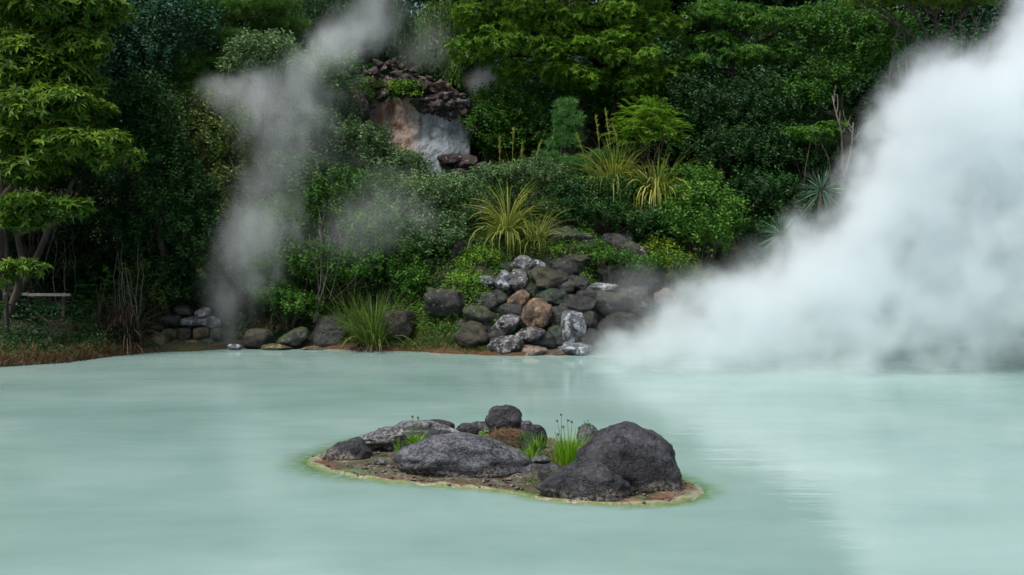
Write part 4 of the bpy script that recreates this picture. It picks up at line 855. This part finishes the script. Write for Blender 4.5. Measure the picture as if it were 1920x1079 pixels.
# ------------------------------------------------------------------ islet plants
def umbels(root, c, stems, seed):
    g = random.Random(seed); lines = []; LV = Leaves(seed)
    for dx, h in stems:
        a = Vector(c) + Vector((dx * .4, g.uniform(-.05, .05), 0)); t = Vector(c) + Vector((dx, g.uniform(-.05, .05), h))
        lines.append(limb(a, t, .0045, .003, g, 6, .04)); n = 26
        D = unit(LV.rg.normal(size=(n, 3)) + np.array([0, 0, .3])); LV.add(np.repeat(np.array([t[:]]), n, 0), D, LV.rg.normal(size=(n, 3)), .028 * LV.rg.uniform(.6, 1.2, n), np.full(n, .008), LV.rg.uniform(.2, .8, n))
    tubes('flower_stem', lines, LM['grass'], root, 5); LV.build('flower_head', LM['olive'], root)
IT = 'green tufts on the islet'
k15 = 15.9 / F
r_, _ = tuft('sedge_tuft', 1068, 862, 15.9, 360, .50, 'grass', 'tallest bright green sedge tuft with nodding flower stems on the islet', 'sedge', bend=.45, fan=.28, wid=.0052, rad=.17, seed=81, group=IT, z=.05)
umbels(r_, (P(1068, 862, 15.9).x, 15.9, .06), [(-.17, .60), (-.16, .42), (-.12, .68), (-.02, .60), (.03, .58), (.13, .5), (-.09, .52)], 5)
r_, _ = tuft('sedge_tuft', 780, 838, 16.4, 130, .29, 'grass', 'small bright tuft with two thin flower stems on the pale slab', 'sedge', bend=.6, fan=.45, wid=.0045, rad=.06, seed=82, group=IT)
umbels(r_, P(780, 836, 16.4), [(-.05, .40), (.03, .39), (.0, .30), (.07, .25)], 6)
tuft('sedge_tuft', 994, 862, 16.0, 170, .30, 'grass', 'medium green tuft below the overgrown dark rock', 'sedge', bend=.6, fan=.4, wid=.0045, rad=.11, seed=83, group=IT, z=.06, tb=-.1)
r_, _ = tuft('sedge_tuft', 749, 856, 16.2, 50, .27, 'grass', 'thin dark green sprig at the left of the flat-domed rock', 'sedge', bend=.5, fan=.4, wid=.004, rad=.04, seed=84, group=IT, tb=-.25)
tuft('sedge_tuft', 1006, 838, 16.6, 70, .24, 'grass', 'wispy tuft growing over the top of the dark overgrown rock', 'sedge', bend=.6, fan=.5, wid=.004, rad=.15, seed=85, group=IT, tb=-.3)
tuft('sedge_tuft', 1045, 855, 16.1, 60, .2, 'pampas', 'pale yellow-green tuft left of the tallest sedge', 'sedge', bend=.8, fan=.6, wid=.004, rad=.1, seed=86, group=IT, z=.05)
for (a, b_, Y, n, rr2, lab, pal) in [(1036, 890, 14.5, 60, .09, 'leafy weed on the small dark rock left of the sloping rock', 'sage'), (1056, 908, 14.3, 40, .06, 'pale weed sprig at the face of the low sloping rock', 'sage'), (993, 906, 14.75, 60, .11, 'low green weed on the crust by the small dark rock', 'olive'), (985, 818, 16.7, 60, .10, 'green weed at the foot of the blocky rock', 'mid'), (906, 812, 17.0, 30, .05, 'tiny green weed right of the black peaked rock', 'grass'), (1103, 800, 16.6, 30, .07, 'thin weed on top of the upright grey rock', 'mid')]:
    c = P(a, b_, Y); LV = Leaves(int(a)); g = LV.rg; d = unit(g.normal(size=(n, 3))); LV.add(np.array(c) + d * rr2 * g.random(n)[:, None], d + np.array([0, 0, .4]), g.normal(size=(n, 3)) + np.array([0, 0, 1.]), .05 * g.uniform(.6, 1.2, n), np.full(n, .018), g.uniform(.2, .9, n))
    root = empty('weed', c); tag(root, lab, 'weed', 'weeds on the islet rocks'); LV.build('foliage', LM[pal], root)
# pebbles and flakes on the mineral crust
gP = np.random.default_rng(77); V = []; Fc_ = []; U, Fi = ico(1)
for i in range(900):
    k_ = gP.integers(len(rim)); t_ = gP.uniform(.62, .99) if i % 3 else gP.uniform(.2, .9); p = rc + (rim[k_] - rc) * t_; s_ = .008 + .03 * gP.random() ** 3
    V.append(U * np.array([s_ * gP.uniform(.8, 1.6), s_ * gP.uniform(.8, 1.6), s_ * .55]) * (1 + .25 * gP.normal(size=(len(U), 1))) + np.array([p[0], p[1], .018 + .3 * s_])); Fc_.append(Fi + i * len(U))
me = mesh_np('crust_pebbles', np.concatenate(V), np.concatenate(Fc_)); me.materials.append(RM['tan']); me.materials.append(RM['lava']); me.materials.append(RM['orange'])
mi = np.repeat(gP.choice([0, 1, 1, 1, 2], 900), len(Fi)).astype(np.int32); me.polygons.foreach_set('material_index', mi)
o = bpy.data.objects.new('crust_pebbles', me); C.objects.link(o); tag(o, 'tiny pebbles and flakes strewn over the islet crust', 'pebbles', kind='stuff')
# straw mat
c = P(955, 836, 17.5); LV = Leaves(90); g = LV.rg; n = 2600; a_ = g.random(n) * 6.283; q = g.random(n) ** .5
B = np.stack([c.x + np.cos(a_) * q * .42, c.y + np.sin(a_) * q * .45, .06 + .17 * (1 - q * q) + g.random(n) * .025], 1)
D = g.normal(size=(n, 3)) * np.array([1, 1, .25]); LV.add(B, D, np.array([0, 0, 1.]) + g.normal(size=(n, 3)) * .3, .09 * g.uniform(.5, 1.3, n), np.full(n, .008), g.uniform(.1, 1, n))
root = empty('straw_mat', (c.x, c.y, .05)); tag(root, 'heap of dry brown straw in front of the blocky rock', 'dry straw'); LV.build('stalks', LM['straw'], root)
rock(955, 834, 58, 17, 17.6, 'brown', 'low brown hummock under the dry straw heap', rough=.05, dep=1.4, group=IG)
# ------------------------------------------------------------------ ground cover (uncountable leaves)
LV = Leaves(200); g = LV.rg
def cover(n, xr, dr_, leaf, tb, clump, hmax):
    x = g.uniform(*xr, n); d = g.uniform(*dr_, n); y = Ys(x) + d
    keep = (fbm(x, y, 1.7, 4) + .35 * g.normal(size=n)) > clump; x, y = x[keep], y[keep]; n = len(x)
    z = Hg(x, y) + g.random(n) ** 1.5 * hmax * (1 + .6 * fbm(x, y, 2.4, 7)) + .01
    B = np.stack([x, y, z], 1); D = unit(g.normal(size=(n, 3)) * np.array([1, 1, .5]) + np.array([0, -.3, -.1]))
    LV.add(B, D, g.normal(size=(n, 3)) * .45 + np.array([0, -.45, .8]), leaf * g.uniform(.6, 1.25, n), leaf * .5 * g.uniform(.8, 1.2, n), np.clip(.4 + tb + .25 * fbm(x, y, .9, 3) + g.normal(size=n) * .18, 0, 1))
cover(60000, (-5.2, 6.5), (.6, 7.5), .085, .08, -.45, .28)
cover(16000, (-5.2, 5.5), (.3, 3.4), .075, .0, .1, .16); cover(9000, (-2.2, 4.5), (.9, 3.4), .06, .1, .45, .62)
o = LV.build('ground_cover', LM['mid']); tag(o, 'ivy and low leafy growth covering the middle bank', 'ground cover', kind='stuff')
LV = Leaves(201); g = LV.rg
cover(26000, (-14, -5), (.45, 7), .10, -.05, -.5, .35); cover(16000, (5.5, 17), (.4, 9), .11, -.1, -.3, .4)
o = LV.build('undergrowth', LM['dark']); tag(o, 'dark leafy undergrowth beneath the trees', 'undergrowth', kind='stuff')
LV = Leaves(202); g = LV.rg; n = 9000; x = g.uniform(-14.5, -9.3, n); y = Ys(x) + np.abs(g.normal(size=n)) * .55 + .03; z = Hg(x, y)
az = g.random(n) * 6.283; hd = np.stack([np.cos(az), np.sin(az), np.zeros(n)], 1); L_ = g.uniform(.06, .24, n); s = np.linspace(0, 1, 4)
pts = np.stack([x, y, z], 1)[:, None] + (hd * (L_ * .7)[:, None])[:, None] * (s ** 1.5)[None, :, None] + np.array([0, 0, 1.]) * (L_[:, None] * (s - .35 * s * s))[..., None]
LV.blade(pts, .006 * np.array([1, .9, .6, .1]), unit(np.cross(hd, [0, 0, 1.]) + g.normal(size=(n, 3)) * .3), np.clip(.45 + .3 * g.normal(size=n), 0, 1))
o = LV.build('bank_grass', LM['straw']); tag(o, 'short dry tan grass along the left shore', 'dry grass', kind='stuff')
LV = Leaves(203); g = LV.rg; n = 7000; x = g.uniform(-14.5, -9.0, n); y = Ys(x) + .35 + np.abs(g.normal(size=n)) * .8; z = Hg(x, y)
x2 = g.uniform(-5, -.3, 6000); x = np.r_[x, x2]; y2 = Ys(x2) + .12 + g.random(6000) * .9; y = np.r_[y, y2]; z = Hg(x, y); n = len(x)
az = g.random(n) * 6.283; hd = np.stack([np.cos(az), np.sin(az), np.zeros(n)], 1); L_ = g.uniform(.05, .2, n)
pts = np.stack([x, y, z], 1)[:, None] + (hd * (L_ * .7)[:, None])[:, None] * (s ** 1.5)[None, :, None] + np.array([0, 0, 1.]) * (L_[:, None] * (s - .35 * s * s))[..., None]
LV.blade(pts, .007 * np.array([1, .9, .6, .1]), unit(np.cross(hd, [0, 0, 1.]) + g.normal(size=(n, 3)) * .3), np.clip(.45 + .3 * g.normal(size=n), 0, 1))
o = LV.build('bank_grass', LM['olive']); tag(o, 'short olive green grass on the shore slopes', 'grass', kind='stuff')
# ------------------------------------------------------------------ steam
def curve(g, val, pts):
    n = g.n('ShaderNodeFloatCurve'); cu = n.mapping.curves[0]
    cu.points[0].location = pts[0]; cu.points[1].location = pts[-1]
    for p in pts[1:-1]: cu.points.new(*p)
    n.mapping.update(); g.ln(val, n.inputs['Value']); return n.outputs[0]
def steam_mat(name, col=(.955, .99, 1), aniso=.2):
    m = bpy.data.materials.new(name); m.use_nodes = True; nt = m.node_tree; nt.nodes.clear(); g = NG(nt)
    out = g.n('ShaderNodeOutputMaterial'); pv = g.n('ShaderNodeVolumePrincipled'); g.ln(pv.outputs[0], out.inputs['Volume'])
    pv.inputs['Color'].default_value = (*col, 1); pv.inputs['Anisotropy'].default_value = aniso
    tc = g.n('ShaderNodeTexCoord').outputs['Object']; sp = g.n('ShaderNodeSeparateXYZ'); g.ln(tc, sp.inputs[0])
    return m, g, pv, tc, sp.outputs
def billow(g, tc, sc1, seed, detail, stretch=(1, 1, 1)):
    return g.noise(sc1, detail, .58, g.mapping(tc, stretch, (seed, seed * 2, 0)), .35)
def cloud(name, top, bot, yc, yt, D, amp, sc1, soft, seed, label, detail=6):
    top = [(P(a, b_, yc).x, P(a, b_, yc).z) for a, b_ in top]; bot = [(P(a, b_, yc).x, P(a, b_, yc).z) for a, b_ in bot]
    x0, x1 = top[0][0], top[-1][0]; ZR = 20.0; bot[0] = (x0, bot[0][1]); bot[-1] = (x1, bot[-1][1])
    m, g, pv, tc, (X, Yv, Z) = steam_mat(name)
    un = g.m('DIVIDE', g.m('SUBTRACT', X, x0), x1 - x0); nr = lambda pts: [((p[0] - x0) / (x1 - x0), (p[1] + 2) / ZR) for p in pts]
    T = g.m('SUBTRACT', g.m('MULTIPLY', curve(g, un, nr(top)), ZR), 2.0); B = g.m('SUBTRACT', g.m('MULTIPLY', curve(g, un, nr(bot)), ZR), 2.0)
    yy = g.m('SUBTRACT', yt, g.m('ABSOLUTE', g.m('SUBTRACT', Yv, yc)))
    s = g.m('SMOOTH_MIN', g.m('SMOOTH_MIN', g.m('SUBTRACT', T, Z), g.m('SUBTRACT', Z, B), .6), g.m('SMOOTH_MIN', yy, g.m('MULTIPLY', g.m('SUBTRACT', X, x0), .6), .4), .5)
    n1 = billow(g, tc, sc1, seed, detail)
    s2 = g.m('ADD', s, g.m('MULTIPLY', g.m('SUBTRACT', n1, .5), amp * 2))
    n2 = billow(g, tc, sc1 * 1.1, seed + 9, 4)
    d1 = g.step(s2, -.35, soft, 0, 1); d1 = g.m('MULTIPLY', g.m('POWER', d1, 1.7), D)
    g.ln(g.m('MULTIPLY', d1, g.step(n2, .34, .62, .12, 1)), pv.inputs['Density'])
    fT = lambda x: float(np.interp(x, [p[0] for p in top], [p[1] for p in top])); fB = lambda x: float(np.interp(x, [p[0] for p in bot], [p[1] for p in bot]))
    a = amp * .45 + .1; N_ = 30; vs = []; fs = []
    for i in range(N_ + 1):
        x = x0 + (x1 - x0) * i / N_; t = fT(x) + a; b_ = max(fB(x) - a, .02); t = max(t, b_ + .15)
        for q, r in ((-1, b_), (1, b_), (1, t), (-1, t)): vs.append((x, yc + q * (yt + a * .8), r))
    for i in range(N_):
        for j in range(4):
            k = (j + 1) % 4; fs.append((i * 4 + j, i * 4 + k, i * 4 + 4 + k, i * 4 + 4 + j))
    fs += [(3, 2, 1, 0), (N_ * 4, N_ * 4 + 1, N_ * 4 + 2, N_ * 4 + 3)]
    me = bpy.data.meshes.new(name); me.from_pydata(vs, [], fs); return tag(link(name, me, m), label, 'steam', kind='stuff')
def column(name, path, D, amp, sc1, soft, seed, label, detail=4, stretch=(1, 1, .6)):
    """path: (px, py, r_px, Y, relative density) from the bottom up"""
    pts = [(P(a, b_, Y), r * Y / F, dn) for a, b_, r, Y, dn in path]; pts.sort(key=lambda q: q[0].z)
    z0, z1 = pts[0][0].z, pts[-1][0].z; m, g, pv, tc, (X, Yv, Z) = steam_mat(name)
    un = g.m('DIVIDE', g.m('SUBTRACT', Z, z0), z1 - z0); u = [(p[0].z - z0) / (z1 - z0) for p in pts]
    xs_ = [p[0].x for p in pts]; xa, xb = min(xs_) - .1, max(xs_) + .1; ys_ = [p[0].y for p in pts]; ya, yb = min(ys_) - .1, max(ys_) + .1; rs = max(p[1] for p in pts) * 1.05
    XC = g.m('MULTIPLY_ADD', curve(g, un, [(a, (q - xa) / (xb - xa)) for a, q in zip(u, xs_)]), xb - xa, xa)
    YC_ = g.m('MULTIPLY_ADD', curve(g, un, [(a, (q - ya) / (yb - ya)) for a, q in zip(u, ys_)]), yb - ya, ya)
    RD = g.m('MULTIPLY', curve(g, un, [(a, p[1] / rs) for a, p in zip(u, pts)]), rs)
    DN = curve(g, un, [(a, p[2]) for a, p in zip(u, pts)])
    dx = g.m('SUBTRACT', X, XC); dy = g.m('SUBTRACT', Yv, YC_)
    dist = g.m('SQRT', g.m('ADD', g.m('MULTIPLY', dx, dx), g.m('MULTIPLY', dy, dy)))
    n1 = billow(g, tc, sc1, seed, detail, stretch)
    s = g.m('ADD', g.m('SUBTRACT', 1.0, g.m('DIVIDE', dist, RD)), g.m('MULTIPLY', g.m('SUBTRACT', n1, .5), amp * 2))
    endf = g.m('MULTIPLY', g.step(un, 1.0, .93), g.step(un, -.01, .02))
    g.ln(g.m('MULTIPLY', g.m('MULTIPLY', g.m('MULTIPLY', g.m('POWER', g.step(s, -.15, soft, 0, 1), 1.7), D), DN), endf), pv.inputs['Density'])
    N_ = 24; vs = []; fs = []; K = 12
    for i in range(N_ + 1):
        a = i / N_; cx_ = np.interp(a, u, xs_); cy_ = np.interp(a, u, ys_); r_ = np.interp(a, u, [p[1] for p in pts]) * (1 + amp * .6); z = z0 + (z1 - z0) * a
        for k in range(K): vs.append((cx_ + r_ * math.cos(6.2832 * k / K), cy_ + r_ * math.sin(6.2832 * k / K), max(z, .015)))
    for i in range(N_):
        for k in range(K): fs.append((i * K + k, i * K + (k + 1) % K, (i + 1) * K + (k + 1) % K, (i + 1) * K + k))
    fs += [tuple(range(K))[::-1], tuple(N_ * K + k for k in range(K))]
    me = bpy.data.meshes.new(name); me.from_pydata(vs, [], fs); return tag(link(name, me, m), label, 'steam', kind='stuff')
def puff(name, px, py, rx, ry, Y, ryy, D, amp, sc1, seed, label, soft=.7, tilt=0):
    m, g, pv, tc, _ = steam_mat(name); k = Y / F; rad = (rx * k, ryy, ry * k)
    vm = g.n('ShaderNodeVectorMath', operation='DIVIDE'); g.ln(tc, vm.inputs[0]); vm.inputs[1].default_value = rad
    ln_ = g.n('ShaderNodeVectorMath', operation='LENGTH'); g.ln(vm.outputs[0], ln_.inputs[0])
    n1 = billow(g, tc, sc1, seed, 4)
    s = g.m('ADD', g.m('SUBTRACT', 1.0, ln_.outputs['Value']), g.m('MULTIPLY', g.m('SUBTRACT', n1, .5), amp * 2))
    edge = g.step(ln_.outputs['Value'], 1.0 + amp * .55, .9 + amp * .2)
    g.ln(g.m('MULTIPLY', g.step(s, 0, soft, 0, D), edge), pv.inputs['Density'])
    U, Fc = ico(3); me = mesh_np(name, U * np.array(rad) * (1 + amp * .6), Fc, smooth=True)
    o = link(name, me, m); o.location = P(px, py, Y); o.rotation_euler = (0, R(tilt), 0); return tag(o, label, 'steam', kind='stuff')
cloud('steam_cloud',
      [(1085, 672), (1120, 640), (1200, 600), (1290, 545), (1330, 510), (1400, 495), (1460, 480), (1500, 415), (1580, 385), (1620, 290), (1650, 195), (1700, 130), (1760, 90), (1830, 95), (1900, 40), (1960, -40), (2200, -130)],
      [(1085, 690), (1200, 705), (1450, 716), (1600, 706), (1700, 700), (1800, 690), (1920, 668), (2200, 650)],
      27.3, 2.4, 1.5, 1.5, .8, .95, 3, 'huge white steam cloud billowing up off the water at the right')
column('steam_plume', [(436, 656, 34, 30.3, .8), (434, 620, 44, 30.3, .7), (444, 570, 62, 30.3, .5), (470, 510, 84, 30.4, .5), (486, 430, 96, 30.6, .7), (505, 370, 86, 30.8, .35), (530, 300, 92, 31.2, .32), (530, 230, 118, 31.8, .45), (510, 170, 140, 32.4, .55), (570, 130, 110, 32.9, .5), (630, 90, 95, 33.2, .75), (670, 40, 90, 33.4, .42), (705, -20, 80, 33.6, .3), (740, -80, 60, 33.8, .0)],
       0.9, 1.3, 1.25, 1.0, 5, 'thin grey steam column rising from the left shore and drifting past the rubble heap')
puff('steam_wisp', 440, 165, 85, 46, 31.6, .6, .42, 1.1, 1.3, 21, 'left end of the steam drift spreading before the pine', .9, -10)
puff('steam_wisp', 905, 148, 48, 34, 38.2, .7, .8, .5, 1.0, 11, 'small grey steam puff behind the right end of the rubble', .9, -25)
puff('steam_wisp', 800, 90, 70, 70, 38.6, .9, .22, .8, .8, 12, 'faint steam in front of the cedar behind the rubble', .9)
puff('steam_wisp', 700, 420, 170, 100, 31.0, .9, .34, .9, .7, 13, 'faint mist over the shrubs above the reeds', .9, -20)
puff('steam_wisp', 1180, 540, 95, 60, 30.2, .9, .30, .6, .8, 14, 'thin steam over the dark ledges right of the boulder pile', .9, -20)
puff('steam_wisp', 1592, 300, 36, 34, 31.5, .5, .6, .6, 1.2, 15, 'small steam curl at the left edge of the huge cloud', .8, 30)
puff('steam_wisp', 1480, 700, 420, 30, 25.0, 2.4, .25, .6, .6, 16, 'low mist lying on the water below the huge cloud', .9)
puff('steam_wisp', 1740, 850, 620, 62, 19.0, 5.5, .07, .7, .45, 18, 'barely visible mist added to whiten the water at the right', .9)  # thin mist added to lighten water where the cloud's reflection stays weak
puff('steam_wisp', 600, 300, 110, 80, 33.0, .7, .28, .7, .7, 17, 'thin mist over the grey-green shrubs left of the rock face', .9)
